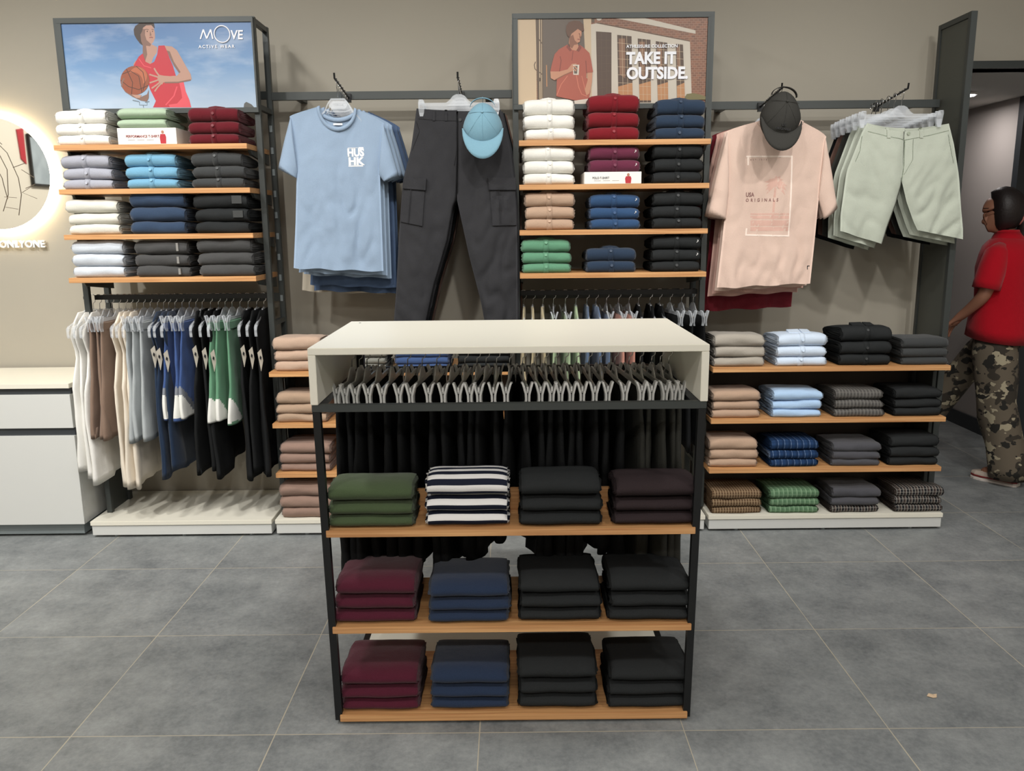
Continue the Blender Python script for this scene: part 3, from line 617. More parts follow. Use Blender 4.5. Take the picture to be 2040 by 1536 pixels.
def stack(u0, u1, vtop, key, kind, cname, place, zs, yf, d=.25, n=3, ratios=None, extra=None, group=None, rz=0, lowkey=None, blast=None, buttons='self', taper=None):
    """one folded pile measured at its front; zs = height of what carries it; place = words that say which pile"""
    um = (u0+u1)/2
    below = zs < 1.3
    yt = yf+((d*.22 if kind == 'plain' else d*.4) if below else .02)
    a = W(u0, vtop+20, yf+.015); b = W(u1, vtop+20, yf+.015); zt = W(um, vtop, yt).z
    w = b.x-a.x; x = (a.x+b.x)/2; Ht = zt-zs-.0015
    ratios = ratios or {3: (.38, .33, .29), 2: (.54, .46)}[n]
    hs = [Ht*r for r in ratios]; z = zs+.0005; res = []
    mat = PL[key][1]() if key in PL else C(key)
    for k in range(n-1, -1, -1):
        mm = mat; cn = cname
        if lowkey and k == n-1: mm = PL[lowkey][1]() if lowkey in PL else C(lowkey); cn = PL[lowkey][0]
        word = POSW[n][k]
        noun = {'polo': 'polo shirt', 'tee': 'tee', 'shirt': 'shirt', 'trousers': 'trousers', 'plain': 'tee'}[kind]
        lab = 'folded %s %s, %s %s' % (cn, noun, word, place)
        bmt = plain('button_'+key, tuple(min(255, int(c*1.0+7)) for c in COLS[key][1]), .6) if key in COLS else M_INK
        o = make_fold(kind, w*random.uniform(.975, 1.0), hs[k], d*random.uniform(.96, 1), (x+random.uniform(-.004, .004), yf+random.uniform(0, .006), z), mm, mm, bmt, lab, 'folded clothes', group or 'folded %s %ss in one pile' % (cname, noun), rz+random.uniform(-.012, .012), top=(k == 0), extra=extra if k < 2 or extra == 'tagend' else None, taper=taper)
        z += hs[k]+.0003
    return x, w, zt
def card_box(u0, u1, v0, v1, yf, zs, label, txt, accent, d=.2):
    a = W(u0, v1, yf); b = W(u1, v0, yf); w = b.x-a.x; h = b.z-zs
    o = empty('card_box', ((a.x+b.x)/2, yf, zs)); tag(o, label, 'box')
    bx('carton', (-w/2, 0, 0.0005), (w/2, d, h-.0005), plain('white_card', (236, 234, 228), .6), o, .001)
    text('lettering', txt, (-w*.36, -.0012, h*.42), h*.22 if len(txt) > 14 else h*.25, plain('box_ink_'+('red' if accent[0] > 150 else 'grey'), (150, 70, 74) if accent[0] > 150 else (92, 96, 104), .6), o, bold=.0001, xs=.88)
    for k in range(3): bx('small_print', (-w*.33+k*w*.16, -.001, h*.26), (-w*.21+k*w*.16, -.0002, h*.3), plain('pale_ink', (176, 172, 170), .6), o)
    q = MB(); cx_ = w*.27; q.poly([(cx_-.012, -.001, h*.05), (cx_-.014, -.001, h*.45), (cx_-.01, -.001, h*.62), (cx_+.01, -.001, h*.62), (cx_+.014, -.001, h*.45), (cx_+.012, -.001, h*.05)], mi=0)
    q.poly([(cx_+.006*math.cos(k*PI/5), -.0012, h*.74+.007*math.sin(k*PI/5)) for k in range(10)], mi=1)
    q.build('printed_figure', [plain('box_fig', accent, .6), plain('box_skin', (170, 120, 96), .6)], o)
    return b.z
Z1, Z2, Z3, Z4 = Z_UP; S1, S2_, S3_ = Z_LO; YF = YS+.012
L_ = 'of the %s pile on the %s shelf under the basketball poster'
def Lp(a, b): return 'in %s pile, %s shelf, basketball poster rack' % (a, b)
def Cp(a, b): return 'in %s pile, %s shelf, brick house poster rack' % (a, b)
stack(113, 214, 219, 'white', 'polo', 'white', Lp('left', 'top'), Z1, YF)
zb_ = card_box(235, 350, 254, 279, YF, Z1, 'white card box reading performance t-shirt, under the sage tees', 'PERFORMANCE T-SHIRT', (176, 40, 52))
stack(236, 333, 213.5, 'sage', 'plain', 'sage green', 'on the white card box under the basketball poster', zb_, YF, n=2, d=.24)
stack(376, 474, 214, 'maroon', 'polo', 'maroon', Lp('right', 'top'), Z1, YF)
stack(124, 221, 309, 'lav', 'polo', 'lavender grey', Lp('left', 'second'), Z2, YF)
stack(252, 352, 305.5, 'sky', 'polo', 'sky blue', Lp('middle', 'second'), Z2, YF)
stack(384, 483, 303.5, 'charc', 'polo', 'charcoal', Lp('right', 'second'), Z2, YF)
stack(135.5, 235, 397.5, 'offw', 'trousers', 'off-white', Lp('left', 'third'), Z3, YF)
stack(259, 365, 380, 'navy', 'trousers', 'navy', Lp('middle', 'third'), Z3, YF)
stack(388, 492, 384.5, 'black', 'trousers', 'black', Lp('right', 'third'), Z3, YF, extra='patch')
stack(144, 244, 477.5, 'ice', 'trousers', 'ice blue', Lp('left', 'lowest'), Z4, YF)
stack(270, 373, 478, 'dgrey', 'trousers', 'dark grey', Lp('middle', 'lowest'), Z4, YF, extra='tagend')
stack(396, 502, 473, 'dgrey', 'trousers', 'dark grey', Lp('right', 'lowest'), Z4, YF)
stack(1046, 1143, 197, 'white', 'polo', 'white', Cp('left', 'top'), Z1, YF)
stack(1173, 1271.5, 188, 'crim', 'polo', 'crimson', Cp('middle', 'top'), Z1, YF)
stack(1309, 1404, 197, 'dnavy', 'polo', 'navy', Cp('right', 'top'), Z1, YF)
stack(1045, 1142, 291, 'white', 'polo', 'white', Cp('left', 'second'), Z2, YF)
zb_ = card_box(1164, 1278, 341.5, 366, YF, Z2, 'white card box reading polo t-shirt, under two plum polos', 'POLO T-SHIRT', (110, 140, 176))
stack(1174, 1271, 290, 'plum', 'polo', 'plum', 'on the white polo card box', zb_, YF, n=2, extra='logo', d=.24)
stack(1304, 1399.5, 284, 'black', 'polo', 'black', Cp('right', 'second'), Z2, YF)
stack(1047, 1141.5, 383, 'tan', 'polo', 'tan', Cp('left', 'third'), Z3, YF)
stack(1178, 1273, 386.5, 'blue', 'polo', 'denim blue', Cp('middle', 'third'), Z3, YF, extra='logo')
stack(1301, 1397.5, 382, 'black', 'polo', 'black', Cp('right', 'third'), Z3, YF)
stack(1041, 1134, 476, 'green', 'polo', 'green', Cp('left', 'lowest'), Z4, YF)
stack(1169, 1263, 493, 'dnavy', 'polo', 'navy', Cp('middle', 'lowest'), Z4, YF, n=2)
stack(1300, 1394, 468, 'black', 'polo', 'black', Cp('right', 'lowest'), Z4, YF, extra='logo')
def Mp(b): return 'in pile on %s left of the white island' % b
stack(547, 640, 667, 'peach', 'trousers', 'peach', Mp('top low shelf'), S1, YF)
stack(552, 648, 775, 'beige', 'trousers', 'beige', Mp('second low shelf'), S2_, YF)
stack(559, 656, 873, 'mocha', 'trousers', 'mocha', Mp('bottom low shelf'), S3_, YF)
stack(559, 660, 953, 'mocha', 'trousers', 'mocha', Mp('white platform'), ZB, YF)
stack(672, 768, 690, 'grey', 'trousers', 'grey', 'in pile seen through the island gap, leftmost', S1, YF)
stack(789, 893, 690, 'rblue', 'trousers', 'royal navy', 'in pile seen through the island gap', S1, YF)
stack(914, 1014, 686, 'black', 'trousers', 'black', 'in pile seen through the island gap', S1, YF)
def Rp(b): return 'in its pile on %s by the doorway' % b
stack(1425, 1522, 661, 'stone', 'trousers', 'stone', Rp('top low shelf'), S1, YF)
stack(1549, 1645, 660, 'pale', 'shirt', 'pale blue', Rp('top low shelf'), S1, YF)
stack(1678, 1776, 646, 'black', 'shirt', 'black', Rp('top low shelf'), S1, YF)
stack(1799, 1888, 667, 'charc', 'tee', 'black', Rp('top low shelf'), S1, YF)
stack(1421, 1513, 771, 'tan', 'tee', 'tan', Rp('second low shelf'), S2_, YF)
stack(1540.5, 1636, 770, 'lblue', 'trousers', 'light blue', Rp('second low shelf'), S2_, YF)
stack(1664, 1759, 768, 'gplaid', 'trousers', 'grey plaid', Rp('second low shelf'), S2_, YF)
stack(1784, 1875, 766, 'black', 'trousers', 'black', Rp('second low shelf'), S2_, YF)
stack(1415, 1508, 865, 'tan', 'trousers', 'tan', Rp('third low shelf'), S3_, YF)
stack(1537, 1629, 867, 'bcheck', 'trousers', 'blue striped', Rp('third low shelf'), S3_, YF)
stack(1661, 1753, 872, 'slate', 'trousers', 'slate grey', Rp('third low shelf'), S3_, YF)
stack(1774, 1869, 859, 'black', 'trousers', 'black', Rp('third low shelf'), S3_, YF)
stack(1419, 1515, 965, 'bplaid', 'trousers', 'brown plaid', Rp('white platform'), ZB, YF)
stack(1535, 1631, 963, 'gcheck', 'trousers', 'green check', Rp('white platform'), ZB, YF)
stack(1658, 1751, 961, 'slate', 'trousers', 'slate grey', 'in the third pile on white platform by the doorway', ZB, YF, lowkey='blplaid')
stack(1784, 1876, 959, 'blplaid', 'trousers', 'black plaid', 'in its own pile on white platform by the doorway', ZB, YF)
# ------------------------------------------------------------------ the white-topped island
IX0, IX1, IY0, IY1 = -.5566, .5399, 2.2151, 2.844; ZT, ZBB = 1.1364, .9778
isl = empty('display_island', ((IX0+IX1)/2, IY0, 0)); tag(isl, 'free-standing island with white box top, black frame and oak shelves', 'display stand')
icx = (IX0+IX1)/2; hw = (IX1-IX0)/2; dp = IY1-IY0
bx('top_panel', (-hw, 0, ZT-.019), (hw, dp, ZT), M_WHITE, isl, .0012)
bx('side_panel', (-hw, 0, ZBB), (-hw+.021, dp, ZT-.0195), M_WHITE, isl, .0012); bx('side_panel', (hw-.021, 0, ZBB), (hw, dp, ZT-.0195), M_WHITE, isl, .0012)
q = MB(); c = W(699.5, 649, 2.72); q.tube([(-hw+.04, dp-.05, ZT), (-hw+.04, dp-.05, ZT+.0006)], .004, 10); q.build('screw_hole', M_INK, isl)
LG = .021
def leg(x0t, x0b, y, z0, z1):
    q = MB(); q.hexa([(x0b, y, z0), (x0b+LG, y, z0), (x0b+LG, y+LG, z0), (x0b, y+LG, z0)], [(x0t, y, z1), (x0t+LG, y, z1), (x0t+LG, y+LG, z1), (x0t, y+LG, z1)]); return q.build('leg', M_BLACK, isl)
BL, BR = -.5379-icx, .5223-icx-LG
leg(-hw+.003, BL, .004, .012, ZBB-.02); leg(hw-.003-LG, BR, .004, .012, ZBB-.02)
leg(-hw+.003, BL, dp-LG, .0, ZBB-.02); leg(hw-.003-LG, BR, dp-LG, .0, ZBB-.02)
bx('front_beam', (-hw+.002, .003, ZBB-.021), (hw-.002, .003+LG, ZBB-.0005), M_FRAME, isl, .001)
bx('rear_beam', (-hw+.002, dp-LG, ZBB-.021), (hw-.002, dp, ZBB-.0005), M_BLACK, isl, .001)
for s_ in (-1, 1):
    bx('side_beam', (s_*(hw-.012)-.0095, .003+LG, ZBB-.021), (s_*(hw-.012)+.0095, dp-LG, ZBB-.0005), M_BLACK, isl)
    bx('base_side_beam', ((BL if s_ < 0 else BR)+.001, .004+LG, .0), ((BL if s_ < 0 else BR)+.02, dp-LG, .02), M_BLACK, isl)
    bx('inner_upright', (s_*(hw-.021)-.0, dp-.05, ZBB) if s_ > 0 else (-hw+.0215, dp-.045, ZBB), (hw-.0215, dp-.02, ZT-.02) if s_ > 0 else (-hw+.046, dp-.02, ZT-.02), M_BLACK, isl) if s_ < 0 else bx('inner_upright', (hw-.046, dp-.045, ZBB), (hw-.0215, dp-.02, ZT-.02), M_BLACK, isl)
bx('base_rear_beam', (BL+.022, dp-LG, .0), (BR-.001, dp, .02), M_BLACK, isl)
bx('base_plate', (BL+.022, .32, .012), (BR-.001, dp-LG-.001, .018), M_WHITE, isl)
bx('plinth', (BL+.022, .03, .0), (BR-.001, .3, .0098), M_BLACK, isl)
bx('hang_bar', (-hw+.0215, .36, 1.085), (hw-.0215, .376, 1.10), M_BLACK, isl)
TI = (.611, .3145, .031)
bx('shelf', (-.534-icx+.0, .0, TI[0]-.02), (.5185-icx, .182, TI[0]), M_WOOD, isl, .001)
bx('shelf_back', (-.528-icx, .166, TI[0]+.0), (.512-icx, .182, TI[0]+.066), M_WOOD, isl, .001)
bx('shelf', (-.5305-icx, -.002, TI[1]-.02), (.516-icx, .34, TI[1]), M_WOOD, isl, .001)
bx('shelf', (-.5225-icx, -.002, TI[2]-.021), (.513-icx, .372, TI[2]), M_WOOD, isl, .001)
YI = IY0+.008
def Ip(a, b): return 'in %s pile on the island\'s %s shelf' % (a, b)
G = 'folded tees on the island shelves'
stack(657.5, 821, 960, 'olive', 'plain', 'olive green', Ip('leftmost', 'upper'), TI[0], YI, d=.152, ratios=(.42, .31, .27), taper=.1)
stack(851, 1012.5, 944, 'stripe', 'plain', 'navy-white striped', Ip('second', 'upper'), TI[0], YI, d=.152, ratios=(.42, .30, .28), taper=.1)
stack(1038, 1196, 945, 'black', 'plain', 'black', Ip('third', 'upper'), TI[0], YI, d=.152, ratios=(.42, .31, .27), taper=.1)
stack(1227, 1386, 951, 'dbrown', 'plain', 'dark brown', Ip('rightmost', 'upper'), TI[0], YI, d=.152, ratios=(.42, .31, .27), taper=.1)
for j, (t_, v, wd) in enumerate(((TI[1], (1140, 1150, 1139, 1134), 'middle'), (TI[2], (1320, 1321, 1306, 1315), 'bottom'))):
    us = ((668, 824), (857, 1011), (1038, 1194), (1217, 1372)) if j == 0 else ((683, 832), (861, 1009), (1035, 1186), (1217, 1371))
    for (u0, u1), vv, key, cn, pl in zip(us, v, ('burg', 'inavy', 'black', 'black'), ('burgundy', 'navy', 'black', 'black'), ('leftmost', 'second', 'third', 'rightmost')):
        stack(u0, u1, vv, key, 'plain', cn, Ip(pl, wd), t_, YI, d=.24, ratios=(.41, .31, .28), taper=.3)
# ------------------------------------------------------------------ hangers
def hook_mesh(drop=.07, r=.016):
    q = MB(); pts = []
    for k in range(11):
        a = math.radians(-35+k*(250/10)); pts.append((-r*1.0*math.cos(a), r*math.sin(a)-r+.0022))
    pts = [(x, z) for x, z in pts]
    pts = pts[::1]
    end = pts[-1]
    pts += [(end[0]-.002, end[1]-.010), (.002, -drop*.55), (0, -drop)]
    q.tube([(x, 0, z) for x, z in pts], .0018, 6); return q.mesh('hook', M_CHROME)
def clip_mesh(mat):
    q = MB()
    for s in (-1, 1):
        rings = []
        for (nn, z, hw) in ((.016, .017, .005), (.015, .020, .010), (.011, .008, .0135), (.005, -.016, .0135), (.0045, -.034, .011), (.008, -.050, .007)):
            x = s*nn; t = .0032
            rings.append([Vector((x-t, -hw, z)), Vector((x+t, -hw, z)), Vector((x+t, hw, z)), Vector((x-t, hw, z))])
        q.loft(rings)
    q.box((-.0035, -.008, -.012), (.0035, .008, .0), 1)
    return q.mesh('clip', [mat, M_CHROME], False)
def bar_mesh(mat, hw=.178, z=-.104):
    q = MB(); t = .003
    q.box((-t, -hw, z-.008), (t, hw, z+.006))
    P = [(-.058, z+.005), (-.042, z+.016), (-.026, z+.034), (-.012, z+.041), (.012, z+.041), (.026, z+.034), (.042, z+.016), (.058, z+.005)]
    q.poly([(-t*.7, a, b) for a, b in P], (t*1.4, 0, 0))
    return q.mesh('bar', mat, False)
def arms_mesh(mat, hw=.2, drop=.075, z=-.07):
    q = MB()
    for s in (-1, 1):
        P = [(0, z), (s*.03, z-.004), (s*.05, z-.022), (s*.075, z-.032), (s*.13, z-.048), (s*hw*.93, z-drop*.86), (s*hw, z-drop), (s*hw*1.0, z-drop-.022), (s*hw*.985, z-drop-.03)]
        rings = []
        for y, zz in P:
            t = .0032 if abs(y) < hw*.9 else .006; h = .005 if abs(y) < hw*.9 else .006
            rings.append([Vector((-t, y, zz-h)), Vector((t, y, zz-h)), Vector((t, y, zz+h)), Vector((-t, y, zz+h))])
        q.loft(rings)
    q.tube([(0, -.045, z-.02), (0, -.03, z-.045), (0, .03, z-.045), (0, .045, z-.02)], .003, 6)
    q.poly([(-.0015, -.034, z-.01), (-.0015, .034, z-.01), (-.0015, .04, z-.024), (-.0015, .03, z-.042), (-.0015, -.03, z-.042), (-.0015, -.04, z-.024)], (.003, 0, 0))
    return q.mesh('arms', mat, False)
def arms_face_mesh(mat, z=-.080):
    q = MB()
    for s in (-1, 1):
        rings = []
        for y, zz in ((0, z), (s*.03, z), (s*.045, z-.018), (s*.06, z-.05), (s*.085, z-.072), (s*.10, z-.092)):
            rings.append([Vector((-.003, y, zz-.0045)), Vector((.003, y, zz-.0045)), Vector((.003, y, zz+.0045)), Vector((-.003, y, zz+.0045))])
        q.loft(rings)
    q.tube([(0, -.058, z-.045), (0, -.03, z-.052), (0, .03, z-.052), (0, .058, z-.045)], .003, 6)
    q.poly([(-.0015, -.034, z-.006), (-.0015, .034, z-.006), (-.0015, .042, z-.026), (-.0015, .03, z-.04), (-.0015, -.03, z-.04), (-.0015, -.042, z-.026)], (.003, 0, 0))
    return q.mesh('arms', mat, False)
HM = {}
def letter_mesh():
    o = text('lettering', 'JOCKEY', (0, 0, 0), .0125, M_INK, None, align='CENTER', bold=.0002, ext=.0002); me = o.data; bpy.data.objects.remove(o); return me
HM['hook'] = hook_mesh(); HM['letter'] = letter_mesh()
HM['arms_face'] = arms_face_mesh(M_CLEAR)
for k_, mt_ in (('clear', M_CLEAR), ('smoke', M_SMOKE)):
    HM['clip_'+k_] = clip_mesh(mt_); HM['bar_'+k_] = bar_mesh(mt_); HM['arms_'+k_] = arms_mesh(mt_)
def hanger(kind, loc, rz, label, group, mat='clear', letters=True, clips=.165):
    """kind 'clip' or 'shoulder'; built along local Y, hook over the bar at the origin"""
    o = empty('clip_hanger' if kind == 'clip' else 'coat_hanger', loc, rz); tag(o, label, 'hanger', group)
    put('hook', HM['hook'], o)
    if kind == 'clip':
        put('bar', HM['bar_'+mat], o)
        for s in (-1, 1): put('clip', HM['clip_'+mat], o, (0, s*clips, -.106))
        lz = -.0915
    elif rz < -1: put('arms', HM['arms_face'], o); lz = -.106
    else: put('arms', HM['arms_'+mat], o); lz = -.1
    if letters:
        l = put('lettering', HM['letter'], o, (-.0036 if rz else -.0036, 0, lz)); l.rotation_euler = (PI/2, 0, -PI/2)
    return o
# ------------------------------------------------------------------ side-hung clothes
def drape(levels, seed, th=.02, wave=.008, rings=16, n=30, slant=0, hemwave=.008, top_gather=0):
    """levels: (z, y_front, y_rear); loops of cloth in the plane across the bar"""
    q = MB(); R_ = []; z0, z1 = levels[0][0], levels[-1][0]; zs_ = []
    for k in range(rings+1): zs_.append(z0+(z1-z0)*k/rings)
    def at(z):
        for a, b in zip(levels, levels[1:]):
            if b[0] <= z <= a[0]:
                f = (z-a[0])/(b[0]-a[0]) if b[0] != a[0] else 0; f = f*f*(3-2*f) if abs(b[0]-a[0]) > .2 else f
                return a[1]+(b[1]-a[1])*f, a[2]+(b[2]-a[2])*f
        return levels[-1][1:3]
    for z in zs_:
        yf, yr = at(z); m_, hh = (yf+yr)/2, (yr-yf)/2; g = (z0-z)/(z0-z1); ring = []
        for i in range(n):
            a = 2*PI*i/n; c, s = math.cos(a), math.sin(a)
            y = m_-hh*(abs(c)**.6)*(1 if c > 0 else -1)
            x = th*(.45+.75*g)*(abs(s)**.55)*(1 if s > 0 else -1)*.5
            x += wave*(.25+g)*math.sin(y*26+seed*2.1+z*1.5)+noise.noise(Vector((y*12, z*4, seed*3.7)))*wave*1.2*(.3+g)+noise.noise(Vector((y*30, z*14, seed*1.7+(5 if s > 0 else 0))))*.003
            zz = z+slant*(y-m_)*g+hemwave*g**6*math.sin(y*21+seed)
            if g < .03 and top_gather: zz += top_gather*math.cos((y-m_)/hh*PI/2)
            ring.append(Vector((x, y+noise.noise(Vector((z*9, seed, 2)))*.006*g, zz)))
        R_.append(ring)
    inner = [Vector((p.x*.6, p.y*.985, p.z+.006)) for p in R_[-1]]
    inner2 = [Vector((p.x*.3, p.y*.9, p.z+.05)) for p in R_[-1]]
    q.loft(R_+[inner, inner2]); return q
def hang_side(name, label, cat, group, loc, q, mats, rz=0, recolor=None):
    me = q.mesh(name, mats, True)
    if recolor:
        for p in me.polygons: p.material_index = recolor(p.center)
    o = put(name, me, None, loc, rz); return tag(o, label, cat, group)
TANK = [(-.075, -.085, .085), (-.10, -.125, .13), (-.155, -.185, .19), (-.17, -.19, .195), (-.26, -.155, .16), (-.36, -.185, .19), (-.41, -.205, .21), (-.62, -.215, .22), (-.80, -.22, .225)]
def tank_levels(L): 
    k = L/.80; return [(z if z > -.42 else -.41+(z+.41)*(L-.41)/.39, a, b) for z, a, b in TANK]
def shorts_levels(L, flare=.03): return [(-.118, -.168, .168), (-.15, -.172, .172), (-.16, -.168, .170), (-.3, -.180-flare*.3, .18), (-.118-L, -.19-flare, .19+flare*.6)]
SEQ = [('tank', 'white', 'white', 3, .84), ('shorts', 'brown', 'cocoa', 3, .53), ('tank', 'cream', 'cream', 3, .87), ('shorts', 'pale grey', 'mist', 3, .54), ('tank', 'navy', 'tnavy', 3, .84),
       ('shorts', 'blue', 'sblue', 3, .44), ('tank', 'black', 'tblack', 3, .82), ('shorts', 'green', 'sgreen', 3, .46), ('tank', 'jet black', 'tblack', 3, .85)]
COLS.update(cocoa=('cocoa', (132, 108, 92)), cream=('cream', (224, 212, 194)), mist=('mist', (164, 170, 172)), tnavy=('tank_navy', (30, 46, 70)), sblue=('shorts_blue', (56, 82, 138)), tblack=('tank_black', (28, 29, 30)), sgreen=('shorts_green', (92, 142, 110)),
            khaki=('khaki', (168, 154, 120)), lgreen=('lime_stripe', (158, 180, 140)), denim=('washed_denim', (84, 104, 134)), salmon=('salmon', (190, 130, 112)), jet=('jet', (24, 25, 26)), steel=('steel_blue_tee', (142, 164, 190)), steeld=('dusk_blue', (72, 92, 124)), camo_b=('sand', (184, 174, 156)),
            cargo=('cargo_black', (54, 54, 57)), pink=('blush', (220, 190, 174)), pinkd=('blush_dark', (206, 162, 148)), wine=('wine', (108, 26, 36)), mint=('mint', (184, 191, 176)), olived=('olive_black', (50, 50, 46)), coff=('coffee', (100, 74, 64)), wht=('tank_white', (230, 228, 222)), skyc=('cap_blue', (116, 160, 180)), capg=('cap_black', (58, 57, 54)))
HX = [171.7, 183.2, 195.8, 208, 220.3, 234.4, 247.9, 258.5, 270, 283.6, 296.8, 311.4, 323.8, 333.9, 346.3, 360.4, 374.7, 388.1, 400.6, 417.3, 433, 446.4, 460.1, 476.2, 492.6, 509.7, 523.8]
BY, BZ = YS+.185, 1.1505
ORD = {0: 'left', 1: 'middle', 2: 'right'}
i = 0
M_INS = cloth('insert_white', (222, 222, 216))
M_INSG = plain('insert_grey', (120, 124, 132), .8)
M_TAG = plain('printed_tag', (205, 198, 184), .6)
for kind, cname, key, nn, L in SEQ:
    for j in range(nn):
        X = W(HX[i], 587, BY).x; rz = (random.uniform(.03, .09) if kind == 'tank' else random.uniform(-.13, -.06)) if X > -1.9 else 0
        lab_h = 'clear hanger carrying the %s of three %s %s' % (ORD[j], cname, 'tank tops' if kind == 'tank' else 'sports shorts')
        hanger('shoulder' if kind == 'tank' else 'clip', (X, BY, BZ), rz, lab_h, 'hangers on the left rack', letters=False)
        mat = C('wht' if key == 'white' else key)
        lab = '%s %s, %s of three on the left hanging bar' % (cname, 'tank top' if kind == 'tank' else 'sports shorts', ORD[j])
        if kind == 'tank':
            q = drape(tank_levels(L+random.uniform(-.015, .02)), i*1.3, th=.03, wave=.010, slant=random.uniform(-.08, .1), rings=22)
            o = hang_side('tank_top', lab, 'tank top', '%s tank tops on the left bar' % cname, (X, BY, BZ), q, [mat], rz)
            if key in ('tnavy', 'tblack'):
                q = MB(); zc = -.27-.01*j; q.poly([(.004, -.212, zc+.036), (.018, -.2, zc+.052), (.022, -.192, zc-.004), (.012, -.199, zc-.052)], (.001, .001, 0)); q.build('side_insert', M_TAG, o)
                q = MB(); q.poly([(.0145, -.2085, zc+.022), (.019, -.2045, zc+.014), (.0165, -.2055, zc+.002), (.0115, -.2095, zc+.01)], (.001, 0, 0)); q.build('side_mark', M_INK, o)
            q = MB(); q.loft([[Vector((.0+s*.0, -.19+.012*math.cos(a)*0, -.2)) for a in (0, 1, 2)] for s in (0, 1)]) if False else None
        else:
            fl = .04
            q = drape(shorts_levels(L, fl), i*1.7, th=.03, wave=.008, slant=random.uniform(-.02, .08), rings=56 if key in ('sblue', 'sgreen') else 22, n=80 if key in ('sblue', 'sgreen') else 30, hemwave=.004)
            o = hang_side('sports_shorts', lab, 'shorts', '%s sports shorts on the left bar' % cname, (X, BY, BZ), q, [mat, M_INS, M_INSG], rz)
            if key in ('sblue', 'sgreen'):
                me = o.data; zb2 = -.118-L
                for p in me.polygons:
                    c = p.center; t_ = (c.z-zb2)/.17; lim = -.235+.15*(1-t_)
                    if 0 <= t_ < 1 and c.y < lim-.03: p.material_index = 1
                    elif key == 'sblue' and 0 <= t_ < 1.15 and c.y < -.235+.15*(1.15-t_)-.015: p.material_index = 2
            q = MB(); ring = []
            for a_ in (-.119, -.135, -.150):
                ring.append([Vector((.0125*(abs(math.sin(2*PI*k/24))**.6)*(1 if math.sin(2*PI*k/24) > 0 else -1)+.0015*math.sin(k*2.4), -.174*math.cos(2*PI*k/24), a_)) for k in range(24)])
            q.loft(ring, caps=False); q.build('waistband', mat, o, smooth=True)
        i += 1
# middle rack bar
CXH = [1043, 1061, 1081, 1102, 1126, 1147, 1169, 1187, 1208, 1232, 1253, 1272, 1295, 1314, 1335, 1358, 1381]
KIND = 'sssccssscccssscccc'
CC = ['khaki']*3+['lgreen']*3+['denim']*3+['salmon']*2+['jet']*6
NMC = {'khaki': 'khaki', 'lgreen': 'pale green striped', 'denim': 'washed blue', 'salmon': 'salmon', 'jet': 'black'}
cnt = {}
PL['lgst'] = ('green stripe', lambda: checked('stripe_pale_green', (158, 180, 140), ((.012, .3, 0, (220, 226, 206), .8),)))
ORDN = ['first', 'second', 'third', 'fourth', 'fifth', 'sixth']
M_LGS = None
for i, u in enumerate(CXH):
    X = W(u, 582, BY).x; key = CC[i]; cnt[key] = cnt.get(key, 0)+1; rz = random.uniform(-.04, .04) if i < 14 else .12
    kd = 'shoulder' if KIND[i] == 's' else 'clip'; nm = NMC[key]
    hanger(kd, (X, BY, BZ), rz, 'clear %s hanger holding the %s %s garment on middle rack bar' % ('clip' if kd == 'clip' else 'shoulder', ORDN[cnt[key]-1], nm), 'hangers on the middle rack', letters=False)
    if kd == 'shoulder': q = drape(tank_levels(.68), 40+i, th=.026, wave=.009, rings=14)
    else: q = drape(shorts_levels(.62, .0), 50+i, th=.026, wave=.008, rings=14, slant=.05)
    hang_side('hanging_shirt' if kd == 'shoulder' else 'hanging_trousers', '%s garment, %s of its colour from the left on the middle rack bar' % (nm, ORDN[cnt[key]-1]), 'clothes', '%s clothes on the middle rack bar' % nm, (X, BY, BZ), q, [C(key)], rz)
# island bar
IH = [701, 716, 731, 754, 781, 812, 841, 870, 900, 926, 950, 968, 989, 1015, 1041, 1064, 1085, 1105, 1125, 1148, 1172, 1194, 1224, 1252, 1274, 1297, 1314, 1331]
IB = [.385, .38, .395, .40, .385, .385, .40, .385, .39, .43, .425, .44, .49, .50, .49, .43, .44, .40, .43, .44, .46, .47, .42, .39, .385, .40, .385, .39]
IYB, IZB = IY0+.368, 1.0835
for i, (u, zb2) in enumerate(zip(IH, IB)):
    X = W(u, 742, IYB).x; rz = random.uniform(.02, .10)*(-1 if X < 0 else 1)
    side = 'from the left end' if i < 14 else 'from the right end'; k = i if i < 14 else 27-i
    wd_ = ['outermost', 'second', 'third', 'fourth', 'fifth', 'sixth', 'seventh', 'eighth', 'ninth', 'tenth', 'eleventh', 'twelfth', 'thirteenth', 'fourteenth'][k]
    hanger('clip', (X, IYB, IZB), rz, 'smoky clip hanger, %s %s inside the white island' % (wd_, side), 'clip hangers inside the island', mat='smoke')
    q = drape([(-.12, -.165, .165), (-.16, -.17, .17), (-.4, -.185 if k else -.2, .18), (zb2-IZB, -.165-.03*(k < 3), .17)], 70+i*1.9, th=.038, wave=.010, slant=random.uniform(-.12, .16), rings=16)
    hang_side('hanging_trousers', 'black trousers on the clip hanger, %s %s of the island' % (wd_, side), 'trousers', 'black trousers hanging inside the island', (X, IYB, IZB), q, [C('jet' if i < 23 else 'olived')], rz)
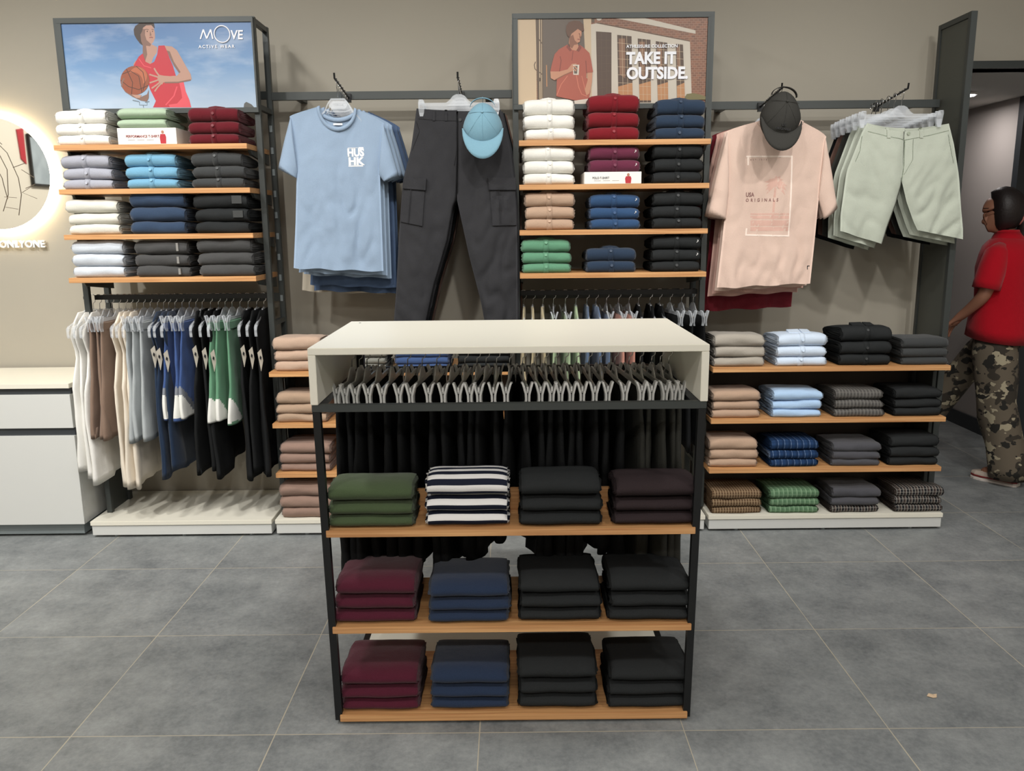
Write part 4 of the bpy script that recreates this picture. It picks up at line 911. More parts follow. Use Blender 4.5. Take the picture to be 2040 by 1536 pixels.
# ------------------------------------------------------------------ clothes facing out from the wall rails
def lerp_tab(tab, v):
    for a, b in zip(tab, tab[1:]):
        if a[0] <= v <= b[0]:
            f = (v-a[0])/(b[0]-a[0]) if b[0] > a[0] else 0
            return [a[k]+(b[k]-a[k])*f for k in range(1, len(a))]
    return list(tab[-1][1:]) if v > tab[-1][0] else list(tab[0][1:])
def sheet(q, xl, xr, ztF, ztB, zb, T=.02, nu=22, nv=26, seed=0, fold=.006, sharp=8, diag=0, mi=0, vfold=28):
    """a hanging double sheet: front and back surfaces between side edges xl(v), xr(v); tops ztF(u), ztB(u); hem zb(u)"""
    F_, B_ = [], []
    for j in range(nv+1):
        v = j/nv; rf, rb = [], []
        for i in range(nu+1):
            u = i/nu; x = xl(v)+(xr(v)-xl(v))*u
            t = T*(1-abs(2*u-1)**sharp)*.5*min(1, .35+v*2.2)
            for ring, zt, s in ((rf, ztF(u), -1), (rb, ztB(u), 1)):
                z = zt+(zb(u)-zt)*v
                g = v**.8
                d = fold*g*math.sin(x*vfold+seed+z*2)+fold*1.3*noise.noise(Vector((x*9+seed, z*3.2+diag*x*6, seed)))*(.35+g)+.003*noise.noise(Vector((x*26, z*17, seed+3)))+.0016*noise.noise(Vector((x*60, z*45, seed+5)))
                cz_ = noise.noise(Vector((x*16+diag*z*14+seed, z*7+seed*2, 4.2))); d += fold*1.7*(1-abs(cz_)*3.2 if abs(cz_) < .31 else 0)*(.25+g)*(.5+.5*noise.noise(Vector((x*3, z*3, seed+9))))
                if s > 0: d *= .8
                edge = (1-abs(2*u-1)**6)
                ring.append(Vector((x, s*t+d*edge, z)))
        F_.append(rf); B_.append(rb)
    n = nu+1; vs = [p for r in F_ for p in r]; fs = [(j*n+i, j*n+i+1, (j+1)*n+i+1, (j+1)*n+i) for j in range(nv) for i in range(nu)]
    q.add(vs, [f[::-1] for f in fs], mi)
    vs = [p for r in B_ for p in r]; q.add(vs, fs, mi)
    # side seams and hem
    o = len(q.v)-2*len(vs); m_ = len(vs)
    for j in range(nv):
        for i in (0, nu):
            a, b = o+j*n+i, o+(j+1)*n+i; q.f.append([a, b, b+m_, a+m_]); q.m.append(mi)
def sleeve(q, top, bot, hem_o, hem_i, T=.02, nr=9, n=14, seed=0, mi=0):
    """from the shoulder seam (top..bot) to the cuff (hem_o..hem_i); points (x, z)"""
    rings = []
    for k in range(nr+1):
        f = k/nr; a = Vector((top[0]+(hem_o[0]-top[0])*f, 0, top[1]+(hem_o[1]-top[1])*f-.008*math.sin(PI*f)*-1)); b = Vector((bot[0]+(hem_i[0]-bot[0])*f, 0, bot[1]+(hem_i[1]-bot[1])*f))
        c = (a+b)/2; h = (a-b)/2; ring = []
        for i in range(n):
            an = 2*PI*i/n; p = c+h*math.cos(an)+Vector((0, 1, 0))*math.sin(an)*T*(.7+.5*f)
            p.y += noise.noise(Vector((p.x*20, p.z*20, seed)))*.006
            ring.append(p)
        rings.append(ring)
    inner = [p+(rings[-2][i]-p)*.5+Vector((0, 0, .004)) for i, p in enumerate(rings[-1])]
    inner = [(c2+(p-c2)*.85) for p, c2 in zip(inner, [sum(inner, Vector())/n]*n)]
    q.loft(rings+[inner], mi, caps=True)
def tee(label, group, Y, X0, pts, key, seed, collar=True, T=.024, name='hanging_tee', extra_len=0, dx=0, cat='t-shirt'):
    """pts measured on the front tee (picture points at depth Yref) -> local metres around X0"""
    g = pts
    o = empty(name, (X0+dx, Y, 0)); tag(o, label, cat, group)
    q = MB()
    x_ = lambda k: g[k][0]-X0
    z_ = lambda k: g[k][1]
    SLx, SRx = x_('sl'), x_('sr'); NLx, NRx = x_('nl'), x_('nr')
    tl = [(0, SLx), (.33, x_('al')), (.7, (x_('al')+x_('hl'))/2), (1, x_('hl'))]; tr = [(0, SRx), (.33, x_('ar')), (.7, (x_('ar')+x_('hr'))/2), (1, x_('hr'))]
    xl = lambda v: lerp_tab(tl, v)[0]; xr = lambda v: lerp_tab(tr, v)[0]
    def zt(u, front):
        x = SLx+(SRx-SLx)*u
        if x <= NLx: f = (x-SLx)/(NLx-SLx); return z_('sl')+(z_('nl')-z_('sl'))*f**.8
        if x >= NRx: f = (SRx-x)/(SRx-NRx); return z_('sr')+(z_('nr')-z_('sr'))*f**.8
        m_ = (NLx+NRx)/2; r = (x-m_)/((NRx-NLx)/2); base = z_('nl')+(z_('nr')-z_('nl'))*(x-NLx)/(NRx-NLx)
        return base-(base-(g['nc'] if front else g['nb']))*math.sqrt(max(0, 1-r*r))
    sheet(q, xl, xr, lambda u: zt(u, True), lambda u: zt(u, False), lambda u: z_('hl')-extra_len+(z_('hr')-z_('hl'))*u+.003*math.sin(u*17+seed), T, nu=40, nv=44, seed=seed, fold=.009)
    sleeve(q, (SLx+.004, z_('sl')), (x_('al')+.004, z_('al')), (x_('so_l'), z_('so_l')), (x_('si_l'), z_('si_l')), T*.9, seed=seed)
    sleeve(q, (SRx-.004, z_('sr')), (x_('ar')-.004, z_('ar')), (x_('so_r'), z_('so_r')), (x_('si_r'), z_('si_r')), T*.9, seed=seed+4)
    body = q.build('tee_body', C(key), o, smooth=True, recalc=False)
    if collar:
        q = MB()
        for zc, yy in ((g['nc'], -T*.25), (g['nb'], T*.2)):
            L = []
            for k in range(17):
                a = PI*k/16; m_ = (NLx+NRx)/2; x = m_-(NRx-NLx)/2*math.cos(a); base = z_('nl')+(z_('nr')-z_('nl'))*(x-NLx)/(NRx-NLx)
                z = base-(base-zc)*math.sin(a); L.append([Vector((x, yy-.004, z+.002)), Vector((x*1.0+(x-m_)*.14, yy-.0055-.001, z-.013*math.sin(a)-.003)), Vector((x+(x-m_)*.14, yy+.004, z-.013*math.sin(a)-.003)), Vector((x, yy+.004, z+.002))])
            q.loft(L)
        q.build('collar', C(key), o, smooth=True)
        q = MB(); q.box((-.02+(NLx+NRx)/2, T*.2-.0065, g['nb']-.03), (.02+(NLx+NRx)/2, T*.2-.006, g['nb']-.022)); q.build('neck_print', M_PRINTW, o)
    return o
def meas(d, Y):
    r = {}
    for k, v in d.items():
        if isinstance(v, tuple): p = W(v[0], v[1], Y); r[k] = (p.x, p.z)
        else: r[k] = W(1000, v, Y).z
    return r
def arm(label, u0, v0, u1, v1, Y0, Y1):
    a = W(u0, v0, Y0); b = W(u1, v1, Y1); b.x = (a.x+b.x)/2; a.x = b.x
    o = empty('faceout_arm', b); tag(o, label, 'display arm')
    q = MB(); q.tube([b-b, a-b, a-b+Vector((0, -.004, .022))], .0042, 8); q.build('arm_rod', M_BLACK, o)
    q = MB(); q.box((-.012, -.012, -.02), (.012, .0, .02)); q.build('arm_bracket', M_BLACK, o)
    q = MB(); 
    for k in range(7):
        p = (a-b)*(k+.5)/7; q.tube([p+Vector((-.0065, 0, .004)), p+Vector((.0065, 0, .004))], .0025, 6)
    q.build('arm_notches', M_CHROME, o)
    return a, b
YT = 3.79
from mathutils.bvhtree import BVHTree
def body_of(o): return [c for c in o.children if c.name.split('.')[0] in ('tee_body', 'body')][0]
def conform(ob, body, yref, off=.0009):
    """lay a print or a seam on the cloth it belongs to: each vertex follows the body's front surface"""
    bvh = BVHTree.FromPolygons([v.co.copy() for v in body.data.vertices], [tuple(p.vertices) for p in body.data.polygons])
    M = Matrix.LocRotScale(ob.location, ob.rotation_euler, ob.scale); me = ob.data
    bm = bmesh.new(); bm.from_mesh(me); bm.transform(M); ob.location = (0, 0, 0); ob.rotation_euler = (0, 0, 0); ob.scale = (1, 1, 1)
    for _ in range(3):
        ed = [e for e in bm.edges if e.calc_length() > .009]
        if not ed: break
        bmesh.ops.subdivide_edges(bm, edges=ed, cuts=2, use_grid_fill=True)
    bmesh.ops.triangulate(bm, faces=bm.faces)
    for v in bm.verts:
        h_ = bvh.ray_cast(Vector((v.co.x, -1, v.co.z)), Vector((0, 1, 0)))
        if h_[0] is None: h_ = bvh.find_nearest(v.co)
        v.co.y = h_[0].y-off+((v.co.y-yref) if yref is not None else 0)
    bm.to_mesh(me); bm.free(); return ob
# --- blue tees
a, b = arm('sloping black arm holding the blue tees', 664, 156, 697, 196, 3.74, YR-.008)
T1 = meas(dict(sl=(577, 232), sr=(765, 246), nl=(637, 212), nr=(706, 216), nc=251, nb=232, al=(592, 345), ar=(757, 350), hl=(585, 534), hr=(764, 541), so_l=(554, 336), si_l=(591, 355), so_r=(795, 352), si_r=(765, 362)), YT)
def arm_pt(a, b, Y):
    f = (Y-a.y)/(b.y-a.y); return a+(b-a)*f
X0 = a.x
BT = [('pale blue tee with small white chest print, front of the left display arm', 'steel', 0, 0), ('second pale blue tee, just behind the front one', 'steel', .02, .0), ('third pale blue tee, behind the second one', 'steel', .035, .0),
      ('dusk blue tee hanging lower, behind the pale blue ones', 'steeld', .085, .005), ('last dusk blue tee with long hem, near the wall rail', 'steeld', .115, 0), ('sand coloured tee with sleeve lettering, rearmost on the left arm', 'camo_b', .12, -.02)]
tees = []
for k, (lab, key, ex, dx) in enumerate(BT):
    Y = YT+.042*k; p = arm_pt(a, b, Y)
    o = tee(lab, 'blue tees on the left display arm', Y, X0, T1, key, 3+k*2.2, extra_len=ex, dx=dx+(.012*k if 0 < k < 5 else 0)); tees.append(o)
    hanger('shoulder', (p.x, Y, p.z+.006), -PI/2, 'clear shoulder hanger inside the %s' % ['front pale blue tee', 'second pale blue tee', 'third pale blue tee', 'first dusk blue tee', 'last dusk blue tee', 'rearmost sand tee'][k], 'hangers on the left display arm')
# chest print
o = tees[0]; yy = -.0215
pc = W(692, 328, YT); pr = MB()
def at_(u, v): p = W(u, v, YT); return p.x-X0, p.z
xh, zh = at_(694, 311)
pr.box((xh+.0, yy, zh+.034), (xh+.045, yy+.001, zh+.0355)); pr.box((xh+.0, yy, zh+.030), (xh+.03, yy+.001, zh+.031)); pr.box((xh+.048, yy, zh+.029), (xh+.070, yy+.001, zh+.037))
pr.box((xh+.0, yy, zh-.046), (xh+.066, yy+.001, zh-.041)); pr.box((xh+.0, yy, zh-.036), (xh+.03, yy+.001, zh-.0345))
conform(pr.build('chest_logo', M_PRINTW, o), body_of(o), yy)
conform(text('chest_lettering', 'HUS', (xh-.003, yy, at_(694, 311.5)[1]), .046, M_PRINTW, o, bold=.0022, xs=.86, ext=0), body_of(o), yy)
conform(text('chest_lettering', 'HK', (xh-.0, yy, at_(694, 328.5)[1]), .044, M_PRINTW, o, bold=.0022, xs=1.12, ext=0), body_of(o), yy)
# sleeve lettering of the sand tee
xs_, zs2 = at_(566, 408); text('sleeve_lettering', 'JKY', (T1['so_l'][0]-X0+.012, -.03, T1['so_l'][1]+.012), .03, plain('sand_ink', (210, 202, 186), .7), tees[-1], rot=(PI/2, -1.0, 0), bold=.001)
# --- peach tees
a2, b2 = arm('sloping black arm holding the blush tees', 1558, 176, 1513, 214, 3.74, YR-.008)
X2_ = a2.x
T2 = meas(dict(sl=(1447, 262), sr=(1646, 272), nl=(1513, 241), nr=(1594, 241), nc=258, nb=250, al=(1449, 392), ar=(1632, 395), hl=(1428, 574), hr=(1614, 564), so_l=(1408, 431), si_l=(1446, 438), so_r=(1668, 413), si_r=(1641, 437)), YT)
PT = [('blush pink tee with palm print, front of the right display arm', 'pink', 0, 0), ('second blush tee, just behind the palm print one', 'pink', .015, 0), ('third blush tee, darker hem showing below', 'pinkd', .03, 0), ('fourth blush tee, near the rail', 'pinkd', .05, -.01), ('wine red tee with long hem, rearmost on the right arm', 'wine', .125, -.02), ]
tees2 = []
for k, (lab, key, ex, dx) in enumerate(PT):
    Y = YT+.045*k; p = arm_pt(a2, b2, Y)
    o = tee(lab, 'blush tees on the right display arm', Y, X2_, T2, key, 20+k*1.7, extra_len=ex, dx=dx, collar=k == 0); tees2.append(o)
    hanger('shoulder', (p.x, Y, p.z+.006), -PI/2, 'clear shoulder hanger inside the %s' % ['palm print tee', 'second blush tee', 'third blush tee', 'fourth blush tee', 'wine red tee'][k], 'hangers on the right display arm')
o = tees2[0]; yy = -.0235
def a2_(u, v): p = W(u, v, YT); return Vector((p.x-X2_, yy, p.z))
wht = plain('tee_ink_cream', (244, 226, 214), .7); q = MB()
for P in (((1488, 312), (1577, 312)), ((1577, 312), (1571, 470)), ((1571, 470), (1485, 468)), ((1490, 312), (1490, 328)), ((1485, 468), (1486, 456))):
    s_ = [a2_(*P[0]), a2_(*P[1])]; dv = (s_[1]-s_[0]).normalized(); nv_ = Vector((-dv.z, 0, dv.x))*.0035
    q.poly([s_[0]-nv_-dv*.003, s_[1]-nv_+dv*.003, s_[1]+nv_+dv*.003, s_[0]+nv_-dv*.003], (0, .0006, 0))
conform(q.build('print_border', wht, o), body_of(o), yy)
palm = plain('print_palm', (212, 172, 158), .8); q = MB(); tp = a2_(1543, 366)
q.poly([a2_(1541, 366), a2_(1545, 366), a2_(1539, 445), a2_(1535, 445)], (0, .0004, 0))
for k in range(13):
    an = math.radians(-35+k*250/12); L = .052*random.uniform(.8, 1.1); pts = []
    for s_ in (0, .35, .7, 1): pts.append((tp.x+L*s_*math.cos(an), tp.z+L*s_*math.sin(an)-.018*s_*s_))
    S = [(-x_, z_) for x_, z_ in pts]; A_ = []; B_ = []
    for t_, (x_, z_) in enumerate(pts): w_ = (.002, .0075, .006, .0005)[t_]; A_.append(Vector((x_-w_*math.sin(an), yy+.0002*k*0, z_+w_*math.cos(an)))); B_.append(Vector((x_+w_*math.sin(an), yy, z_-w_*math.cos(an))))
    q.poly(A_+B_[::-1], (0, .0004, 0))
for v0, v1, dd in ((425, 428, 0), (430, 436, 0), (439, 450, 0), (452, 460, 0)): q.poly([a2_(1494, v1), a2_(1494, v0), a2_(1571, v0), a2_(1571, v1)], (0, .0003, 0))
conform(q.build('palm_print', palm, o), body_of(o), yy, .0003)
ink = plain('print_brown_ink', (134, 96, 92), .8)
p = a2_(1485, 392); conform(text('print_lettering', 'USA', (p.x, yy, p.z), .026, ink, o, bold=.0006, xs=.75, ext=0), body_of(o), yy, .0012)
p = a2_(1485, 402); conform(text('print_lettering', 'ORIGINALS', (p.x, yy, p.z), .02, ink, o, bold=.0004, space=1.95, xs=.8, ext=0), body_of(o), yy, .0012)
p = a2_(1494, 320); conform(text('print_lettering', 'EST 1876', (p.x, yy, p.z), .009, ink, o, space=2.2, ext=0), body_of(o), yy, .0012)
q = MB(); p = a2_(1609, 533); q.box((p.x-.002, yy, p.z-.009), (p.x+.001, yy+.001, p.z+.009)); q.box((p.x-.002, yy, p.z+.006), (p.x+.008, yy+.001, p.z+.009)); conform(q.build('hem_tag', M_INK, o), body_of(o), yy)
# --- trousers and shorts: two halves meeting in the middle seam
def bottoms(name, label, cat, group, Y, X0, tabL, tabR, waist, hems, key, seed, nv=60, T=.03, fold=.006, band=True, dx=0, ex=0):
    """tabL/tabR: (v_px, x_outer_px, x_inner_px) rows measured at depth YT"""
    o = empty(name, (X0+dx, Y, 0)); tag(o, label, cat, group); q = MB()
    for tab, hm, sgn in ((tabL, hems[0], 0), (tabR, hems[1], 1)):
        rows = [(W(r[1], r[0], YT), W(r[2], r[0], YT)) for r in tab]; z0 = rows[0][0].z; z1 = rows[-1][0].z
        tb = [((z0-a.z)/(z0-z1), a.x-X0, b_.x-X0) for a, b_ in rows]
        fo = lambda v, tb=tb: lerp_tab(tb, v)[0]; fi = lambda v, tb=tb: lerp_tab(tb, v)[1]
        wo, wi = W(waist[sgn][0], waist[sgn][1], YT).z, W(waist[2][0], waist[2][1], YT).z
        ho, hi = W(1500, hm[0], YT).z-ex, W(1500, hm[1], YT).z-ex
        if sgn == 0: sheet(q, fo, fi, lambda u: wo+(wi-wo)*math.sin(u*PI/2), lambda u: wo+(wi-wo)*.6*math.sin(u*PI/2), lambda u: ho+(hi-ho)*u, T, nu=24, nv=nv, seed=seed, fold=fold, sharp=5, diag=.5, vfold=18)
        else: sheet(q, fi, fo, lambda u: wi+(wo-wi)*(1-math.cos(u*PI/2)), lambda u: wo+(wi-wo)*.6*math.cos(u*PI/2), lambda u: hi+(ho-hi)*u, T, nu=24, nv=nv, seed=seed+7, fold=fold, sharp=5, diag=-.5, vfold=18)
    q.build('body', C(key), o, smooth=True)
    return o
CL_ = [(218, 830, 911), (296, 819, 912), (358, 803, 911), (392, 800, 909), (406, 799, 903), (475, 794, 891), (561, 790, 865), (639, 784, 848), (685, 782, 842)]
CR_ = [(218, 998, 911), (296, 1017, 912), (354, 1024, 911), (392, 1028, 910), (406, 1029, 913), (503, 1031, 934), (596, 1031, 958), (639, 1031, 966), (685, 1030, 972)]
a3, b3 = arm('sloping black arm holding the cargo trousers', 911, 154, 921, 192, 3.74, YR-.008)
CG = [('black cargo trousers with thigh pockets, front of the middle arm', 'cargo', 0), ('second black cargo trousers, behind the front pair', 'cargo', .0), ('third black cargo trousers, near the rail', 'jet', .0), ('coffee brown cargo trousers, rearmost on the middle arm', 'coff', 0)]
for k, (lab, key, ex) in enumerate(CG):
    Y = YT+.055*k; p = arm_pt(a3, b3, Y)
    o = bottoms('cargo_trousers', lab, 'trousers', 'cargo trousers on the middle display arm', Y, a3.x, CL_, CR_, ((835, 216), (995, 219), (911, 222)), ((685, 685), (685, 685)), key, 31+k*3, dx=.008*k, fold=.013)
    hanger('clip', (p.x, Y, p.z+.006), -PI/2, 'clear clip hanger of the %s' % ['front cargo trousers', 'second cargo trousers', 'third cargo trousers', 'brown cargo trousers'][k], 'hangers on the middle display arm')
    if k == 0:
        def cw(u, v, y=-.018): p_ = W(u, v, YT); return Vector((p_.x-a3.x, y, p_.z))
        for P, fy, mid in ((((807, 354), (849, 356), (843, 451), (798, 442)), 378, 823), (((974, 354), (1026, 354), (1029, 449), (981, 450)), 379, 1007)):
            q = MB(); tl, tr_, br_, bl_ = [cw(*c) for c in P]; d_ = Vector((0, -.009, 0))
            ft = (fy-354)/95
            fl, fr = tl.lerp(bl_, ft), tr_.lerp(br_, ft)
            q.hexa([bl_, br_, br_+Vector((0, .02, 0)), bl_+Vector((0, .02, 0))], [fl, fr, fr+Vector((0, .02, 0)), fl+Vector((0, .02, 0))])
            m1 = fl.lerp(fr, .36)+d_*.6; m2 = bl_.lerp(br_, .36)+d_*.6; q.tube([m1, m2], .0022, 5)
            conform(q.build('cargo_pocket', C('cargo'), o, recalc=True, bevel=.002), body_of(o), -.012)
            q = MB(); e_ = Vector((.004, 0, 0)); q.hexa([fl-e_+d_, fr+e_+d_, fr+e_-d_, fl-e_-d_], [tl-e_+d_, tr_+e_+d_, tr_+e_-d_, tl-e_-d_]); conform(q.build('pocket_flap', C('cargo'), o, recalc=True, bevel=.002), body_of(o), -.012)
        for u in (862, 886):
            q = MB(); q.poly([cw(u, 219, -.021), cw(u+5, 219, -.021), cw(u+5, 241, -.021), cw(u, 241, -.021)], (0, .004, 0)); conform(q.build('belt_loop', C('cargo'), o), body_of(o), -.018)
        q = MB(); q.tube([cw(833, 237, -.014), cw(870, 240, -.018), cw(910, 241, -.017)], .0014, 5); q.tube([cw(829, 242, -.014), cw(836, 262, -.017), cw(821, 300, -.013)], .0014, 5); q.tube([cw(912, 242, -.017), cw(910, 300, -.017), cw(905, 330, -.018)], .0016, 5); conform(q.build('seams', plain('seam_black', (30, 30, 32), .9), o), body_of(o), None)
        q = MB(); c_ = cw(917, 239, -.02); q.tube([c_, c_+Vector((0, -.003, 0))], .007, 14); conform(q.build('button', plain('dark_button', (38, 38, 40), .35), o), body_of(o), -.0195)
# --- green shorts
a4, b4 = arm('sloping black arm holding the pale green shorts', 1811, 176, 1743, 214, 3.74, YR-.008)
SL_ = [(250, 1727, 1803), (270, 1717, 1801), (352, 1687, 1797), (366, 1684, 1795), (406, 1679, 1784), (451, 1673, 1768), (488, 1672, 1757)]
SR_ = [(250, 1890, 1803), (291, 1900, 1801), (347, 1909, 1797), (366, 1911, 1796), (415, 1914, 1805), (460, 1918, 1818), (481, 1918, 1826)]
def sw(u, v, y=-.019): p_ = W(u, v, YT); return Vector((p_.x-a4.x, y, p_.z))
SHL = [('pale green chino shorts, front of the arm beside the doorway', 'mint', 0), ('second pale green shorts, behind the front pair', 'mint', .02), ('third pale green shorts, partly hidden', 'mint', .03), ('olive black shorts behind the green ones', 'olived', .02), ('coffee brown shorts behind the olive ones', 'coff', .015), ('rearmost black shorts next to the rail', 'jet', .03)]
for k, (lab, key, ex) in enumerate(SHL):
    Y = YT+.045*k; p = arm_pt(a4, b4, Y)
    dxk = (0, -.012, -.02, -.03, -.035, -.035)[k]
    o = bottoms('chino_shorts', lab, 'shorts', 'chino shorts on the right display arm', Y, a4.x, SL_, SR_, ((1727, 245), (1889, 246), (1803, 262)), ((462, 489), (481, 462)) if True else 0, key, 51+k*2.3, nv=34, fold=.011, dx=dxk, ex=ex)
    h_ = hanger('clip', (p.x+dxk, Y, p.z+.004), -PI/2, 'clear clip hanger of the %s shorts' % ['front pale green', 'second pale green', 'third pale green', 'olive black', 'coffee brown', 'rearmost black'][k], 'hangers on the right shorts arm', clips=.17)
    if k == 0:
        q = MB()
        q.tube([sw(1728, 262), sw(1760, 270, -.021), sw(1803, 279, -.02), sw(1850, 270, -.021), sw(1890, 260)], .0013, 5); q.tube([sw(1717, 271, -.012), sw(1712, 300, -.016), sw(1703, 322, -.016)], .0013, 5); q.tube([sw(1888, 268, -.016), sw(1893, 300, -.016), sw(1898, 325, -.014)], .0013, 5)
        q.tube([sw(1802, 278, -.02), sw(1800, 330, -.019), sw(1796, 362, -.015)], .0016, 5); q.tube([sw(1818, 276, -.021), sw(1816, 318, -.021), sw(1800, 348, -.019)], .001, 5)
        conform(q.build('seams', plain('seam_green', (144, 154, 136), .9), o), body_of(o), None)
        for u, v in ((1766, 254), (1831, 254)):
            q = MB(); q.poly([sw(u, v, -.023), sw(u+7, v, -.023), sw(u+7, v+21, -.023), sw(u, v+21, -.023)], (0, .004, 0)); conform(q.build('belt_loop', C('mint'), o), body_of(o), -.020)
        q = MB(); c_ = sw(1809, 266, -.021); q.tube([c_, c_+Vector((0, -.003, 0))], .007, 14); conform(q.build('button', plain('green_button', (150, 158, 140), .35), o), body_of(o), -.0205)
# ------------------------------------------------------------------ caps
def cap(label, u, v, Y, key, a=.083, bz=.092, tilt=0, txt=None, tcol=None):
    c = W(u, v, Y); o = empty('baseball_cap', c, 0); o.rotation_euler = (0, tilt, 0); tag(o, label, 'cap')
    m = C(key); D = .075
    def S(x, z): return -D*math.sqrt(max(0, 1-(x/a)**2-(z/bz)**2))
    q = MB(); rings = []; n = 32
    for k in range(11):
        r = math.sin(PI/2*k/10) or .001
        ring = []
        for i in range(n):
            t = 2*PI*i/n; x = a*r*math.cos(t)*(1-.22*max(0, math.sin(t))*r); z = bz*r*math.sin(t)
            ring.append(Vector((x, -D*math.cos(PI/2*k/10)+.002*noise.noise(Vector((x*30, z*30, 1))), z)))
        rings.append(ring)
    rings.append([Vector((p.x*.94, .002, p.z*.94)) for p in rings[-1]]); rings.append([Vector((p.x*.8, -.03, p.z*.8)) for p in rings[-2]])
    q.loft(rings); q.build('crown', m, o, smooth=True)
    q = MB(); L = []; nn = 20
    for i in range(nn+1):
        t = PI*1.06+(PI*.88)*i/nn; w_ = math.sin(PI*i/nn)**.55; base = Vector((a*math.cos(t)*1.0, -D*.40*0-.012, bz*math.sin(t)*.94+.008)); row = []
        base.y = -.022-.034*w_
        base.z += .018*w_
        for s in range(6):
            f = s/5; row.append(base+Vector((base.x*.06*f, -.030*math.sin(f*PI*.5)*w_, -(.075*w_)*f)))
        L.append(row)
    top = [r for r in L]; vs = [p for r in top for p in r]+[p+Vector((0, .0035, 0)) for r in top for p in r]; m_ = len(top)*6; fs = []
    for i in range(nn):
        for s in range(5): A = i*6+s; fs.append((A, A+6, A+7, A+1)); fs.append((A+m_, A+m_+1, A+m_+7, A+m_+6))
        A = i*6+5; fs.append((A, A+6, A+6+m_, A+m_))
        A = i*6; fs.append((A+6, A, A+m_, A+6+m_))
    q.add(vs, fs); q.build('visor', m, o, smooth=True)
    bt = Vector((0, 0, bz*.52)); bt.y = S(0, bt.z)-.001
    q = MB(); q.tube([bt, bt+Vector((0, -.004, .003))], .0055, 12); q.build('top_button', m, o)
    q = MB()
    for (ex_, ez) in ((0, -bz*.62), (-a*.72, -bz*.35), (a*.72, -bz*.35), (-a*.7, bz*.55), (a*.7, bz*.55), (0, bz*.92)):
        P = []
        for s in range(7):
            f = s/6; x = ex_*f; z = bt.z+(ez-bt.z)*f; P.append(Vector((x, S(x, z)-.0006, z)))
        q.tube(P, .0010, 5)
    q.build('seams', m, o)
    q = MB(); P = []
    for s in range(13):
        t = PI*s/12; P.append(Vector((a*.62*math.cos(t), -.008, bz*.80+.036*math.sin(t))))
    rr = [[p+Vector((0, -.011, 0)), p+Vector((0, .011, 0)), p+Vector((0, .011, .003)), p+Vector((0, -.011, .003))] for p in P]
    q.loft(rr); q.build('strap', m, o, smooth=False)
    q = MB(); q.tube([(0, -.004, bz*.80+.036), (0, .02, bz*.80+.046), (0, YT-Y-.002, W(u, 212, YT).z-c.z)], .0012, 5); q.build('hanging_loop', m, o)
    if txt:
        for s_, dz, sz in txt: text('cap_lettering', s_, (0, S(0, dz)-.005, dz), sz, plain('cap_ink', tcol, .8), o, align='CENTER', bold=.0004)
    return o
cap('light blue baseball cap hanging over the cargo trousers', 962, 252, YT-.085, 'skyc', .086, .098)
cap('black baseball cap hanging on the blush tee arm tip', 1554, 233, YT-.10, 'capg', .087, .105, tilt=.12, txt=(('US', -.045, .016), ('ORIGINALS', -.06, .013)), tcol=(34, 34, 34))
# ------------------------------------------------------------------ the woman walking through the doorway
fw_ = Vector((-.62, .785, 0)).normalized(); lf_ = Vector((-fw_.y, fw_.x, 0))   # forward, her left
PO = Vector((2.76, 4.60, 0))
def J(l, f, z): return PO+lf_*l+fw_*f+Vector((0, 0, z))
M_SKIN = plain('brown_skin', (150, 104, 82), .55, bump=.1, scale=60)
M_HAIR = plain('dark_brown_hair', (34, 26, 25), .5, bump=.8, scale=90)
M_POLO = cloth('red_polo', (196, 12, 30))
def camo():
    mt, t, b = nt('camouflage_cloth'); b.inputs['Roughness'].default_value = .9; tc = t.nodes.new('ShaderNodeTexCoord')
    cur = None
    base = t.nodes.new('ShaderNodeRGB'); base.outputs[0].default_value = lin((102, 92, 78)); cur = base.outputs[0]
    for sc, thr, c, off in ((9, .54, (56, 50, 42), 0), (13, .585, (168, 158, 134), 3.3), (16, .60, (34, 32, 28), 7.1)):
        mp = t.nodes.new('ShaderNodeMapping'); mp.inputs['Location'].default_value = (off, off, off); mp.inputs['Scale'].default_value = (1, 1, 1.3); link(t, tc.outputs['Object'], mp.inputs[0])
        n = t.nodes.new('ShaderNodeTexNoise'); n.inputs['Scale'].default_value = sc; n.inputs['Detail'].default_value = 2.5; link(t, mp.outputs[0], n.inputs['Vector'])
        g = t.nodes.new('ShaderNodeMath'); g.operation = 'GREATER_THAN'; g.inputs[1].default_value = thr; link(t, n.outputs['Fac'], g.inputs[0])
        mx = t.nodes.new('ShaderNodeMix'); mx.data_type = 'RGBA'; mx.inputs['B'].default_value = lin(c); link(t, g.outputs[0], mx.inputs['Factor']); link(t, cur, mx.inputs['A']); cur = mx.outputs['Result']
    link(t, cur, b.inputs['Base Color']); return mt
M_CAMO = camo()
V_ = []; E_ = []; Rd = []
def jv(p, r, parent=None, ry=None):
    V_.append(p); Rd.append((r, ry or r)); k = len(V_)-1
    if parent is not None: E_.append((parent, k))
    return k
pel = jv(J(0, 0, .86), .105); ab = jv(J(0, .0, .98), .1, pel); ch = jv(J(0, .0, 1.17), .12, ab, .1); up = jv(J(0, .01, 1.29), .1, ch, .08); nk = jv(J(0, .02, 1.355), .046, up); nk2 = jv(J(.0, .03, 1.40), .046, nk)
hd = jv(J(.025, .055, 1.455), .078, nk2); hd2 = jv(J(.025, .065, 1.53), .088, hd); hd3 = jv(J(.025, .055, 1.58), .062, hd2)
